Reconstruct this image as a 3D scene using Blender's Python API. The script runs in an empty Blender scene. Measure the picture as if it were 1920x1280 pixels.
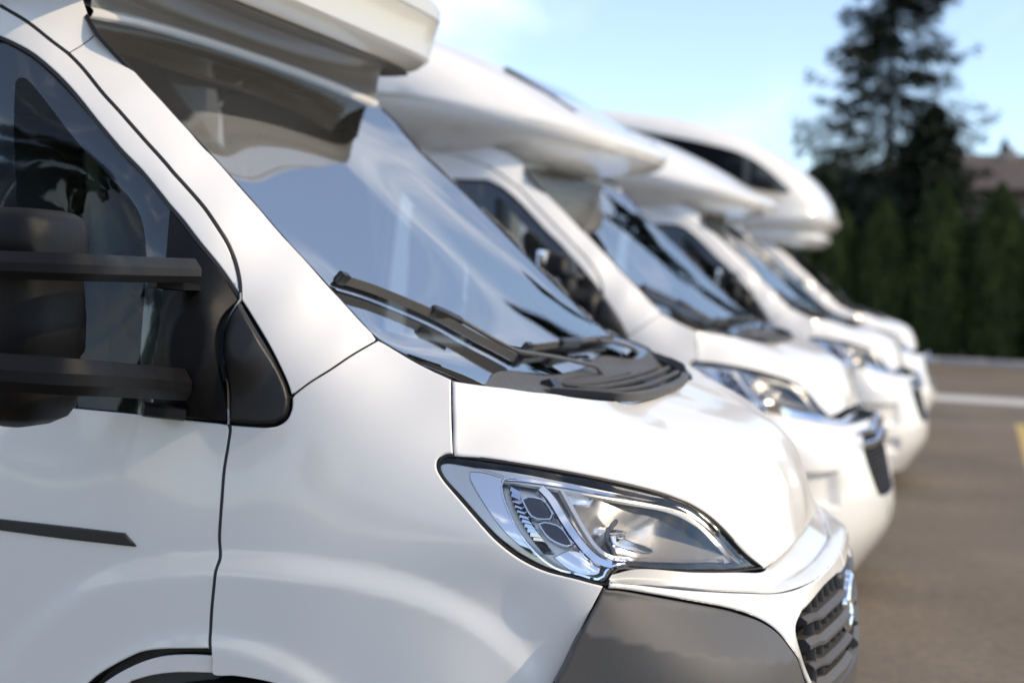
import bpy, bmesh, math, random
import numpy as np
from mathutils import Matrix, Vector
from mathutils.geometry import delaunay_2d_cdt

random.seed(7)
rng = np.random.default_rng(7)
scene = bpy.context.scene
COL = scene.collection
rad = math.radians

# ------------------------------------------------------------------ camera
CAM = np.array([.333, -3.475, 1.5])
YAW, PITCH, ROLL, FOC = rad(18.3), rad(2.47), rad(2.2), 2667.0
Fw = np.array([-math.sin(YAW) * math.cos(PITCH), math.cos(YAW) * math.cos(PITCH), -math.sin(PITCH)])
Rt = np.array([math.cos(YAW), math.sin(YAW), 0.0])
Up = np.cross(Rt, Fw)
Rt, Up = Rt * math.cos(ROLL) + Up * math.sin(ROLL), Up * math.cos(ROLL) - Rt * math.sin(ROLL)
cam_data = bpy.data.cameras.new("camera")
cam = bpy.data.objects.new("camera", cam_data)
COL.objects.link(cam)
cam.matrix_world = Matrix(((Rt[0], Up[0], -Fw[0], CAM[0]), (Rt[1], Up[1], -Fw[1], CAM[1]),
                           (Rt[2], Up[2], -Fw[2], CAM[2]), (0, 0, 0, 1)))
cam_data.sensor_width = 36
cam_data.lens = FOC / 1920 * 36
cam_data.clip_start = .05
cam_data.clip_end = 3000
cam_data.dof.use_dof = True
cam_data.dof.focus_distance = 2.62
cam_data.dof.aperture_fstop = 2.3
scene.camera = cam

# ------------------------------------------------------------------ light
SUN_AZ, SUN_EL = rad(2.5), rad(38)          # azimuth measured from +X towards +Y
SUN_DIR = Vector((math.cos(SUN_EL) * math.cos(SUN_AZ), math.cos(SUN_EL) * math.sin(SUN_AZ), math.sin(SUN_EL)))
world = bpy.data.worlds.new("World")
scene.world = world
world.use_nodes = True
wn, wl = world.node_tree.nodes, world.node_tree.links
wn.clear()
w_out = wn.new("ShaderNodeOutputWorld")
w_bg = wn.new("ShaderNodeBackground")
w_bg.inputs["Strength"].default_value = .15
sky = wn.new("ShaderNodeTexSky")
sky.sky_type = 'NISHITA'
sky.sun_disc = False
sky.sun_elevation = SUN_EL
sky.sun_rotation = math.pi / 2 - SUN_AZ
sky.air_density = .95
sky.dust_density = 0
sky.ozone_density = 4.2
# thin wisps of cloud all over the sky
w_tc = wn.new("ShaderNodeTexCoord")
w_map = wn.new("ShaderNodeMapping")
w_map.inputs["Location"].default_value = (2.1, .7, .3)
w_map.inputs["Rotation"].default_value = (.3, .2, .5)
w_map.inputs["Scale"].default_value = (1.6, 3.4, 3.0)
w_noise = wn.new("ShaderNodeTexNoise")
w_noise.inputs["Scale"].default_value = 1.5
w_noise.inputs["Detail"].default_value = 7
w_noise.inputs["Roughness"].default_value = .56
w_noise.inputs["Distortion"].default_value = .55
w_ramp = wn.new("ShaderNodeMapRange")
w_ramp.interpolation_type = 'SMOOTHSTEP'
w_ramp.inputs["From Min"].default_value = .485
w_ramp.inputs["From Max"].default_value = .76
w_ramp.inputs["To Min"].default_value = .11
w_ramp.inputs["To Max"].default_value = .80
w_mix = wn.new("ShaderNodeMix")
w_mix.data_type = 'RGBA'
w_mix.inputs["B"].default_value = (9.0, 8.7, 8.3, 1)
wl.new(w_tc.outputs["Generated"], w_map.inputs["Vector"])
wl.new(w_map.outputs["Vector"], w_noise.inputs["Vector"])
wl.new(w_noise.outputs["Fac"], w_ramp.inputs["Value"])
wl.new(w_ramp.outputs["Result"], w_mix.inputs["Factor"])
wl.new(sky.outputs["Color"], w_mix.inputs["A"])
wl.new(w_mix.outputs["Result"], w_bg.inputs["Color"])
wl.new(w_bg.outputs["Background"], w_out.inputs["Surface"])

sun_data = bpy.data.lights.new("sun", 'SUN')
sun_data.energy = 2.4
sun_data.angle = rad(.53)
sun_data.color = (1.0, .81, .55)
sun = bpy.data.objects.new("sun", sun_data)
COL.objects.link(sun)
sun.rotation_euler = SUN_DIR.to_track_quat('Z', 'Y').to_euler()
sun.location = (20, 0, 14)

scene.view_settings.view_transform = 'Standard'
scene.view_settings.look = 'None'
scene.view_settings.exposure = .57
scene.view_settings.gamma = 1
scene.view_settings.use_curve_mapping = False
scene.cycles.use_denoising = True
scene.cycles.max_bounces = 12
scene.cycles.transparent_max_bounces = 16

# ------------------------------------------------------------------ materials
def nt(name):
    m = bpy.data.materials.new(name)
    m.use_nodes = True
    n, l = m.node_tree.nodes, m.node_tree.links
    return m, n, l, n["Principled BSDF"]

def noise_node(n, l, scale, detail=4, rough=.5, vec=None, coord="Object"):
    tc = n.new("ShaderNodeTexCoord")
    t = n.new("ShaderNodeTexNoise")
    t.inputs["Scale"].default_value = scale
    t.inputs["Detail"].default_value = detail
    t.inputs["Roughness"].default_value = rough
    l.new(tc.outputs[coord], t.inputs["Vector"])
    return t

def mat(name, col, rough=.5, metal=0, coat=0, coat_rough=.03, spec=.5, vary=0, vscale=8, bump=0, bscale=200, rvary=0):
    m, n, l, b = nt(name)
    b.inputs["Base Color"].default_value = (*col, 1)
    b.inputs["Roughness"].default_value = rough
    b.inputs["Metallic"].default_value = metal
    b.inputs["Coat Weight"].default_value = coat
    b.inputs["Coat Roughness"].default_value = coat_rough
    b.inputs["Specular IOR Level"].default_value = spec
    if vary or rvary:
        t = noise_node(n, l, vscale, 6, .6)
        if vary:
            mp = n.new("ShaderNodeMix"); mp.data_type = 'RGBA'
            mp.inputs["A"].default_value = (*[c * (1 - vary) for c in col], 1)
            mp.inputs["B"].default_value = (*[min(1, c * (1 + vary)) for c in col], 1)
            l.new(t.outputs["Fac"], mp.inputs["Factor"])
            l.new(mp.outputs["Result"], b.inputs["Base Color"])
        if rvary:
            mr = n.new("ShaderNodeMapRange")
            mr.inputs["From Min"].default_value = .3; mr.inputs["From Max"].default_value = .7
            mr.inputs["To Min"].default_value = rough * (1 - rvary); mr.inputs["To Max"].default_value = rough * (1 + rvary)
            l.new(t.outputs["Fac"], mr.inputs["Value"])
            l.new(mr.outputs["Result"], b.inputs["Roughness"])
    if bump:
        t2 = noise_node(n, l, bscale, 3, .6)
        bp = n.new("ShaderNodeBump")
        bp.inputs["Strength"].default_value = bump
        bp.inputs["Distance"].default_value = .002
        l.new(t2.outputs["Fac"], bp.inputs["Height"])
        l.new(bp.outputs["Normal"], b.inputs["Normal"])
    return m

def glass(name, tint, ior, rough=.0, refl=(1, 1, 1)):
    m, n, l, b = nt(name)
    n.remove(b)
    out = n["Material Output"]
    tr = n.new("ShaderNodeBsdfTransparent"); tr.inputs["Color"].default_value = (*tint, 1)
    gl = n.new("ShaderNodeBsdfGlossy"); gl.inputs["Roughness"].default_value = rough; gl.inputs["Color"].default_value = (*refl, 1)
    fr = n.new("ShaderNodeFresnel"); fr.inputs["IOR"].default_value = ior
    mx = n.new("ShaderNodeMixShader")
    l.new(fr.outputs["Fac"], mx.inputs["Fac"])
    l.new(tr.outputs["BSDF"], mx.inputs[1]); l.new(gl.outputs["BSDF"], mx.inputs[2])
    l.new(mx.outputs["Shader"], out.inputs["Surface"])
    return m

M = {}
M['paint'] = mat('white_paint', (.80, .775, .735), .40, coat=.75, coat_rough=.07, vary=.015, vscale=3)
M['paint_plastic'] = mat('white_bumper_paint', (.80, .775, .73), .36, coat=.9, coat_rough=.05)
M['shell'] = mat('white_shell', (.79, .765, .715), .32, coat=.8, coat_rough=.08, vary=.03, vscale=5, rvary=.3)
M['nose'] = mat('cream_moulding', (.60, .57, .50), .34, coat=.6, coat_rough=.1, vary=.03, vscale=6)
M['fairing'] = mat('fairing_plastic', (.15, .132, .112), .36, coat=.3, coat_rough=.15, vary=.08, vscale=7)
M['under'] = mat('dark_underside', (.085, .08, .068), .5, vary=.15, vscale=9)
M['grey'] = mat('grey_plastic', (.085, .080, .075), .50, vary=.07, vscale=260, bump=.35, bscale=900)
M['cowl'] = mat('cowl_plastic', (.075, .07, .063), .52, vary=.1, vscale=30, bump=.3, bscale=700, rvary=.2)
M['black'] = mat('black_plastic', (.016, .0155, .016), .40, bump=.25, bscale=1100, vary=.15, vscale=40)
M['mirror_black'] = mat('mirror_plastic', (.0065, .0065, .007), .38, spec=.18, bump=.3, bscale=900, vary=.15, vscale=25, rvary=.2)
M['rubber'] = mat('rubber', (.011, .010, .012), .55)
M['seal'] = mat('seal', (.35, .37, .36), .35)
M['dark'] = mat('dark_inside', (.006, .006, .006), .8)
M['frit'] = mat('glass_frit', (.035, .035, .05), .10, coat=1, coat_rough=.0)
M['chrome'] = mat('chrome', (.88, .88, .90), .035, metal=1)
M['satin'] = mat('satin_chrome', (.86, .84, .80), .32, metal=.6)
M['reflector'] = mat('reflector', (.90, .88, .86), .09, metal=1)
M['bowl'] = mat('lamp_bowl', (.88, .86, .83), .20, metal=.75)
M['smoke'] = mat('smoked_insert', (.03, .03, .035), .06, coat=1)
M['trim_chrome'] = mat('grille_chrome', (.8, .81, .85), .08, metal=1)
M['red'] = mat('emblem_red', (.16, .012, .012), .25, coat=1)
M['windscreen'] = glass('windscreen_glass', (.86, .92, .90), 9)
M['window'] = glass('window_glass', (.90, .95, .94), 1.38)
M['dark_window'] = mat('dark_window', (.008, .009, .014), .05, coat=1)
M['lens'] = glass('lamp_lens', (.97, .97, .97), 1.5)
M['bulb'] = glass('bulb_glass', (.9, .9, .9), 1.6)
M['dash'] = mat('dash_plastic', (.10, .10, .095), .6, bump=.2, bscale=500)
M['seat'] = mat('seat_cloth', (.20, .22, .24), .9, vary=.15, vscale=120)
M['curtain'] = mat('curtain_cloth', (.48, .55, .44), .9, vary=.1, vscale=20)
M['blind'] = mat('pleated_blind', (.55, .60, .60), .85)
bm_, bn_, bl_, bb_ = nt('pleated_cloth')
bn_tr = bn_.new("ShaderNodeBsdfTranslucent"); bn_tr.inputs["Color"].default_value = (.72, .78, .78, 1)
bn_mx = bn_.new("ShaderNodeMixShader"); bn_mx.inputs["Fac"].default_value = .55
bb_.inputs["Base Color"].default_value = (.75, .80, .80, 1); bb_.inputs["Roughness"].default_value = .9
bl_.new(bb_.outputs[0], bn_mx.inputs[1]); bl_.new(bn_tr.outputs[0], bn_mx.inputs[2]); bl_.new(bn_mx.outputs[0], bn_["Material Output"].inputs["Surface"])
M['blind'] = bm_
M['headliner'] = mat('headliner', (.42, .42, .40), .95)
M['paper'] = mat('paper', (.7, .72, .68), .7)
M['tyre'] = mat('tyre', (.012, .012, .012), .8, bump=.3, bscale=150)
M['rim'] = mat('wheel_rim', (.35, .35, .36), .3, metal=1)
M['orange'] = mat('indicator_orange', (.5, .12, .01), .2, coat=1)
M['red_badge'] = mat('red_badge', (.6, .10, .05), .4)
M['grey_badge'] = mat('grey_badge', (.25, .28, .34), .4)

# ------------------------------------------------------------------ mesh helpers
def link(name, me, parent=None, loc=None):
    o = bpy.data.objects.new(name, me)
    COL.objects.link(o)
    if parent is not None:
        o.parent = parent
    if loc is not None:
        o.location = loc
    return o

def mesh_from(name, V, Fc, m, smooth=True, angle=None, normals=None):
    me = bpy.data.meshes.new(name)
    me.from_pydata([tuple(map(float, v)) for v in V], [], [tuple(int(i) for i in f) for f in Fc])
    me.materials.append(m)
    if smooth:
        me.shade_smooth()
    if angle:
        me.set_sharp_from_angle(angle=rad(angle))
    if normals is not None:
        me.normals_split_custom_set_from_vertices([tuple(map(float, v)) for v in normals])
    return me

def thing(name, label, cat, loc=(0, 0, 0), group=None, rotz=0):
    o = bpy.data.objects.new(name, None)
    COL.objects.link(o)
    o.location = loc
    o.rotation_euler = (0, 0, rotz)
    o['label'] = label
    o['category'] = cat
    if group:
        o['group'] = group
    return o

def tag(o, label, cat, group=None):
    o['label'] = label
    o['category'] = cat
    if group:
        o['group'] = group
    return o

def catmull(P, n=6):
    P = np.asarray(P, float)
    if len(P) < 3:
        return P
    Q = np.vstack([2 * P[0] - P[1], P, 2 * P[-1] - P[-2]])
    out = []
    for i in range(1, len(Q) - 2):
        p0, p1, p2, p3 = Q[i - 1], Q[i], Q[i + 1], Q[i + 2]
        d0, d1, d2 = [max(1e-6, np.linalg.norm(b - a)) ** .5 for a, b in ((p0, p1), (p1, p2), (p2, p3))]
        m1 = (p1 - p0) / d0 - (p2 - p0) / (d0 + d1) + (p2 - p1) / d1
        m2 = (p2 - p1) / d1 - (p3 - p1) / (d1 + d2) + (p3 - p2) / d2
        m1, m2 = m1 * d1, m2 * d1
        t = np.linspace(0, 1, n, endpoint=False)[:, None]
        out.append((2 * t ** 3 - 3 * t ** 2 + 1) * p1 + (t ** 3 - 2 * t ** 2 + t) * m1 + (-2 * t ** 3 + 3 * t ** 2) * p2 + (t ** 3 - t ** 2) * m2)
    out.append(P[-1:])
    return np.vstack(out)

def resample(P, step=None, n=None, closed=False):
    P = np.asarray(P, float)
    if closed:
        P = np.vstack([P, P[:1]])
    d = np.r_[0, np.cumsum(np.linalg.norm(np.diff(P, axis=0), axis=1))]
    if n is None:
        n = max(2, int(round(d[-1] / step)) + 1)
    s = np.linspace(0, d[-1], n)
    out = np.stack([np.interp(s, d, P[:, k]) for k in range(P.shape[1])], 1)
    return out[:-1] if closed else out

def loft(name, rows, m, parent=None, close_u=False, close_v=False, caps=False, angle=35, flip=False, link_it=True):
    R = [np.asarray(r, float) for r in rows]
    nv, nu = len(R), len(R[0])
    V = np.vstack(R)
    Fc = []
    for j in range(nv if close_v else nv - 1):
        for i in range(nu if close_u else nu - 1):
            a, b = j * nu + i, j * nu + (i + 1) % nu
            c, d = ((j + 1) % nv) * nu + (i + 1) % nu, ((j + 1) % nv) * nu + i
            Fc.append((a, b, c, d) if not flip else (d, c, b, a))
    if caps:
        c0 = list(range(nu)); c1 = list(range((nv - 1) * nu, nv * nu))
        Fc.append(tuple(c0[::-1] if not flip else c0)); Fc.append(tuple(c1 if not flip else c1[::-1]))
    me = mesh_from(name, V, Fc, m, True, angle)
    return link(name, me, parent) if link_it else me

def merge(name, meshes, m=None):
    bm = bmesh.new()
    for x in meshes:
        bm.from_mesh(x)
    me = bpy.data.meshes.new(name)
    bm.to_mesh(me); bm.free()
    for s in meshes[0].materials:
        me.materials.append(s)
    return me

def mirrored(me):
    """the same part of the other side of the van"""
    n = me.copy()
    co = np.empty(len(n.vertices) * 3, np.float32)
    n.vertices.foreach_get('co', co)
    nor = None
    if n.has_custom_normals:
        nor = np.empty(len(n.loops) * 3, np.float32)
        n.corner_normals.foreach_get('vector', nor)
        nor = nor.reshape(-1, 3) * (1, -1, 1)
        vi = np.empty(len(n.loops), np.int32); n.loops.foreach_get('vertex_index', vi)
        vn = np.zeros((len(n.vertices), 3)); vn[vi] = nor
    co = co.reshape(-1, 3) * (1, -1, 1)
    n.vertices.foreach_set('co', co.astype(np.float32).ravel())
    n.flip_normals()
    n.update()
    if nor is not None:
        n.normals_split_custom_set_from_vertices([tuple(map(float, v)) for v in vn])
    return n

def both(o):
    """add the twin of a part on the far side"""
    t = link(o.name.split('.')[0], mirrored(o.data), o.parent)
    for k in o.keys():
        t[k] = o[k]
    return t

def bar(name, path, w, h, up, m, parent=None, section=None, taper=None, angle=40, closed=False, link_it=True):
    """a bar swept along a path; section in units of (w, h)"""
    path = np.asarray(path, float)
    sec = np.asarray(section if section is not None else
                     [(-.5, -.36), (-.36, -.5), (.36, -.5), (.5, -.36), (.5, .36), (.36, .5), (-.36, .5), (-.5, .36)], float)
    rows = []
    upv = np.asarray(up, float)
    for i in range(len(path)):
        if closed:
            t = path[(i + 1) % len(path)] - path[i - 1]
        else:
            t = path[min(i + 1, len(path) - 1)] - path[max(i - 1, 0)]
        t = t / (np.linalg.norm(t) + 1e-9)
        u = upv[i] if upv.ndim == 2 else upv
        s = np.cross(t, u); s /= np.linalg.norm(s) + 1e-9
        u2 = np.cross(s, t)
        k = 1 if taper is None else taper[i]
        rows.append(path[i] + np.outer(sec[:, 0] * w * k, s) + np.outer(sec[:, 1] * h * k, u2))
    return loft(name, rows, m, parent, close_u=True, close_v=closed, caps=not closed, angle=angle, link_it=link_it)

def box(name, c, s, m, parent=None, bev=.01, seg=2, rot=None, link_it=True):
    bm = bmesh.new()
    bmesh.ops.create_cube(bm, size=1)
    bmesh.ops.scale(bm, vec=s, verts=bm.verts)
    if bev:
        bmesh.ops.bevel(bm, geom=bm.edges[:], offset=bev, segments=seg, profile=.5, affect='EDGES')
    if rot is not None:
        bmesh.ops.rotate(bm, cent=(0, 0, 0), matrix=rot, verts=bm.verts)
    bmesh.ops.translate(bm, vec=c, verts=bm.verts)
    me = bpy.data.meshes.new(name)
    bm.to_mesh(me); bm.free()
    me.materials.append(m)
    me.shade_smooth(); me.set_sharp_from_angle(angle=rad(50))
    return link(name, me, parent) if link_it else me

def lathe(name, prof, axis_o, axis, m, parent=None, n=32, angle=40, link_it=True):
    """prof: (radius, distance along axis)"""
    ax = np.asarray(axis, float); ax /= np.linalg.norm(ax)
    a = np.cross(ax, (0, 0, 1.0) if abs(ax[2]) < .9 else (1.0, 0, 0)); a /= np.linalg.norm(a)
    b = np.cross(ax, a)
    th = np.linspace(0, 2 * np.pi, n, endpoint=False)
    rows = [np.asarray(axis_o) + ax * z + r * (np.outer(np.cos(th), a) + np.outer(np.sin(th), b)) for r, z in prof]
    return loft(name, rows, m, parent, close_u=True, angle=angle, link_it=link_it)

# ------------------------------------------------------------------ survey: sight lines of the calibrated photograph
def sight(px, py):
    return Fw + Rt * ((px - 960) / FOC) - Up * ((py - 640) / FOC)
def onY(px, py, y):
    r = sight(px, py); return CAM + r * ((y - CAM[1]) / r[1])
def onX(px, py, x):
    r = sight(px, py); return CAM + r * ((x - CAM[0]) / r[0])
def onZ(px, py, z):
    r = sight(px, py); return CAM + r * ((z - CAM[2]) / r[2])

# ------------------------------------------------------------------ smooth body surfaces through surveyed points
class Surf:
    def __init__(s, eu, ev, n, pts, extra=None, reg=2e-5):
        s.E = np.array([eu, ev, n], float)
        s.E /= np.linalg.norm(s.E, axis=1)[:, None]
        Q = np.asarray(pts, float) @ s.E.T
        s.c = Q[:, :2]
        N = len(Q)
        K = s.k(s.c, s.c) + reg * np.eye(N)
        A = np.c_[np.ones(N), s.c]
        L = np.block([[K, A], [A.T, np.zeros((3, 3))]])
        w = np.linalg.solve(L, np.r_[Q[:, 2], 0, 0, 0])
        s.w, s.a, s.extra = w[:N], w[N:], extra
    @staticmethod
    def k(A, B):
        d2 = ((A[:, None] - B[None]) ** 2).sum(-1) + 1e-12
        return .5 * d2 * np.log(d2)
    def h(s, U):
        U = np.asarray(U, float).reshape(-1, 2)
        r = s.k(U, s.c) @ s.w + s.a[0] + U @ s.a[1:]
        if s.extra is not None:
            r = r + s.extra(U)
        return r
    def nrm(s, U, e=.002):
        U = np.asarray(U, float).reshape(-1, 2)
        h = s.h(U)
        hu = (s.h(U + [e, 0]) - s.h(U - [e, 0])) / (2 * e)
        hv = (s.h(U + [0, e]) - s.h(U - [0, e])) / (2 * e)
        n = np.c_[-hu, -hv, np.ones(len(hu))] @ s.E
        return n / np.linalg.norm(n, axis=1)[:, None]
    def P(s, U, off=0):
        U = np.asarray(U, float).reshape(-1, 2)
        p = np.c_[U, s.h(U)] @ s.E
        if np.any(off):
            p = p + s.nrm(U) * np.asarray(off).reshape(-1, 1)
        return p
    def hit(s, px, py, off=0, t0=1.2, t1=5.5):
        r = sight(px, py)
        def g(t):
            p = (CAM[None] + np.outer(t, r)) @ s.E.T
            return p[:, 2] - s.h(p[:, :2]) - off
        t = np.linspace(t0, t1, 260)
        v = g(t)
        ix = np.where((v[:-1] > 0) & (v[1:] <= 0))[0]
        if len(ix) == 0:
            i = np.argmin(np.abs(v)); tt = t[i]
        else:
            a, b = t[ix[0]], t[ix[0] + 1]
            for _ in range(25):
                m_ = .5 * (a + b)
                if g(np.array([m_]))[0] > 0: a = m_
                else: b = m_
            tt = .5 * (a + b)
        q = (CAM + r * tt) @ s.E.T
        return q[:2]
    def uv(s, p):
        return (np.asarray(p, float).reshape(-1, 3) @ s.E.T)[:, :2]

class D(list):
    pass

def line(S, seg, off=0, n=6):
    """a traced line on a surface, in that surface's own coordinates"""
    if isinstance(seg, D):
        U = np.array(seg, float)
    else:
        U = np.array([S.hit(*p, off=off) for p in seg])
    return catmull(U, n)

def outline(S, *segs, off=0, n=6):
    out = []
    for sg in segs:
        q = line(S, sg, off, n)
        for p in q:
            if not out or np.linalg.norm(p - out[-1]) > 1e-4:
                out.append(p)
    if np.linalg.norm(out[0] - out[-1]) < 1e-4:
        out.pop()
    return np.array(out)

def area(P):
    x, y = P[:, 0], P[:, 1]
    return .5 * np.sum(x * np.roll(y, -1) - y * np.roll(x, -1))

def densify(P, step):
    out = []
    for i in range(len(P)):
        a, b = P[i], P[(i + 1) % len(P)]
        k = max(1, int(math.ceil(np.linalg.norm(b - a) / step)))
        for j in range(k):
            out.append(a + (b - a) * j / k)
    return np.array(out)

def thin(P, mn):
    out = [P[0]]
    for p in P[1:]:
        if np.linalg.norm(p - out[-1]) >= mn:
            out.append(p)
    if len(out) > 3 and np.linalg.norm(out[0] - out[-1]) < mn:
        out.pop()
    return np.array(out)

def offset_in(P, d):
    """move a counter-clockwise loop inwards by d"""
    a = P - np.roll(P, 1, 0); b = np.roll(P, -1, 0) - P
    a /= np.linalg.norm(a, axis=1)[:, None] + 1e-12; b /= np.linalg.norm(b, axis=1)[:, None] + 1e-12
    na = np.c_[-a[:, 1], a[:, 0]]; nb = np.c_[-b[:, 1], b[:, 0]]
    m_ = na + nb
    m_ /= np.linalg.norm(m_, axis=1)[:, None] + 1e-12
    k = 1 / np.clip((m_ * na).sum(1), .5, 1)
    return P + m_ * (d * k)[:, None]

def seg_dist(Q, loops):
    best = np.full(len(Q), 1e9)
    for P in loops:
        A = P; B = np.roll(P, -1, 0)
        for i0 in range(0, len(Q), 2000):
            q = Q[i0:i0 + 2000]
            ab = (B - A)[None]; aq = q[:, None] - A[None]
            t = np.clip((aq * ab).sum(-1) / ((ab ** 2).sum(-1) + 1e-15), 0, 1)
            d = np.linalg.norm(aq - t[..., None] * ab, axis=-1).min(1)
            best[i0:i0 + 2000] = np.minimum(best[i0:i0 + 2000], d)
    return best

def inside(Q, loops):
    c = np.zeros(len(Q), bool)
    for P in loops:
        x1, y1 = P[:, 0][None], P[:, 1][None]
        P2 = np.roll(P, -1, 0)
        x2, y2 = P2[:, 0][None], P2[:, 1][None]
        y = Q[:, 1][:, None]; x = Q[:, 0][:, None]
        cr = ((y1 > y) != (y2 > y)) & (x < (x2 - x1) * (y - y1) / (y2 - y1 + 1e-15) + x1)
        c ^= (cr.sum(1) % 2 == 1)
    return c

def panel(name, S, loops, m, parent=None, off=0., inset=.0022, rim=.018, fil=.0035, res=.022, depth=None, twin=False, link_it=True, bres=.012):
    # turned-in rims of painted panels are coloured black: painted-in shade of the gaps
    """a sheet cut from a body surface: rounded edges, turned-in rims, dense enough to shade smoothly.
    loops: first the outer edge, then holes, in surface coordinates; depth(U): extra offset."""
    if isinstance(loops, np.ndarray):
        loops = [loops]
    L = []
    for i, P in enumerate(loops):
        P = np.asarray(P, float)
        if (area(P) > 0) != (i == 0):
            P = P[::-1]
        if inset:
            P = offset_in(thin(P, .0015), inset)
        L.append(densify(thin(P, .002), bres))
    pts = [np.vstack(L)]
    edges, k = [], 0
    for P in L:
        edges += [(k + j, k + (j + 1) % len(P)) for j in range(len(P))]
        k += len(P)
    nb = k
    if fil:
        for d in (fil * .15, fil * .5, fil * 1.05):
            for P in L:
                Q = offset_in(P, d)
                ok = inside(Q, L) & (seg_dist(Q, L) > d * .85)
                pts.append(Q[ok])
    lo, hi = L[0].min(0), L[0].max(0)
    gx, gy = np.meshgrid(np.arange(lo[0], hi[0], res), np.arange(lo[1], hi[1], res * .866))
    gx = gx + (np.arange(gx.shape[0]) % 2)[:, None] * res * .5
    G = np.c_[gx.ravel(), gy.ravel()]
    G = G[inside(G, L)]
    if len(G):
        G = G[seg_dist(G, L) > max(fil * 1.6, res * .45)]
        pts.append(G)
    A = np.vstack(pts)
    vo, _, fo, _, _, _ = delaunay_2d_cdt([Vector(p) for p in A], edges, [], 0, 1e-7)
    U = np.array([tuple(v) for v in vo])
    T = np.array([f for f in fo if len(f) == 3])
    T = T[inside(U[T].mean(1), L)]
    def pos(W):
        d = seg_dist(W, L) if fil else None
        o = np.full(len(W), off, float)
        if fil:
            dd = np.clip(d, 0, fil)
            o -= fil - np.sqrt(np.maximum(fil ** 2 - (fil - dd) ** 2, 0))
        if depth is not None:
            o = o + depth(W)
        return S.P(W, o)
    V = pos(U)
    e = .0007
    N0 = S.nrm(U)
    if depth is not None:
        N0 = np.cross(pos(U + [e, 0]) - pos(U - [e, 0]), pos(U + [0, e]) - pos(U - [0, e]))
        N0 /= np.linalg.norm(N0, axis=1)[:, None] + 1e-12
        N0 *= np.sign((N0 * S.nrm(U)).sum(1))[:, None]
    N = N0.copy()
    if fil:
        d = seg_dist(U, L)
        g = np.c_[seg_dist(U + [e, 0], L) - seg_dist(U - [e, 0], L), seg_dist(U + [0, e], L) - seg_dist(U - [0, e], L)] / (2 * e)
        near = d < fil
        # outward direction in the sheet
        out3 = -(g @ S.E[:2])
        out3 -= N0 * (out3 * N0).sum(1)[:, None]
        out3 /= np.linalg.norm(out3, axis=1)[:, None] + 1e-9
        s_ = np.clip((fil - d) / fil, 0, .93)
        N[near] = (N0 * np.sqrt(1 - s_ ** 2)[:, None] + out3 * s_[:, None])[near]
    N /= np.linalg.norm(N, axis=1)[:, None] + 1e-12
    # winding
    fn = np.cross(V[T[:, 1]] - V[T[:, 0]], V[T[:, 2]] - V[T[:, 0]])
    fl = (fn * N0[T].mean(1)).sum(1) < 0
    T[fl] = T[fl][:, ::-1]
    faces = [tuple(t) for t in T]
    if rim:
        from_k = 0
        VV, NN = [V], [N]
        base = len(V)
        # the boundary points are the first nb output vertices unless merged; look them up by position
        key = {(round(p[0], 6), round(p[1], 6)): i for i, p in enumerate(U)}
        for P in L:
            ids = []
            for p in P:
                i = key.get((round(p[0], 6), round(p[1], 6)))
                if i is None:
                    i = int(np.argmin(((U - p) ** 2).sum(1)))
                ids.append(i)
            top = V[ids]
            inn = top - N0[ids] * rim
            a = np.roll(top, -1, 0) - np.roll(top, 1, 0)
            on = np.cross(a, N0[ids]); on /= np.linalg.norm(on, axis=1)[:, None] + 1e-12
            VV += [top, inn]; NN += [on, on]
            n_ = len(P)
            for j in range(n_):
                j2 = (j + 1) % n_
                faces.append((base + j, base + n_ + j, base + n_ + j2, base + j2))
            base += 2 * n_
        V = np.vstack(VV); N = np.vstack(NN)
    me = mesh_from(name, V, faces, m, True, None, N)
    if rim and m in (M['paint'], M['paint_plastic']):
        me.materials.append(M['rubber'])  # black rim faces: seam shade put into the colour
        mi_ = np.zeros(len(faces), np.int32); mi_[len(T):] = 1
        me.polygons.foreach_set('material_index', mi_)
    if not link_it:
        return me
    o = link(name, me, parent)
    if twin:
        both(o)
    return o

def strip(name, S, U, w, off, m, parent=None, h=.006, twin=False, section=None):
    """a cord or trim lying along a line of a surface"""
    U = resample(U, .012)
    P = S.P(U, off)
    o = bar(name, P, w, h, S.nrm(U), m, parent, section=section)
    if twin:
        both(o)
    return o

# ================================================================== the cab, from the surveyed lines
def sm(x):
    x = np.clip(x, 0, 1)
    return x * x * (3 - 2 * x)

def q(px, py, y):
    p = onY(px, py, y)
    return (p[0], p[1], p[2])

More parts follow.
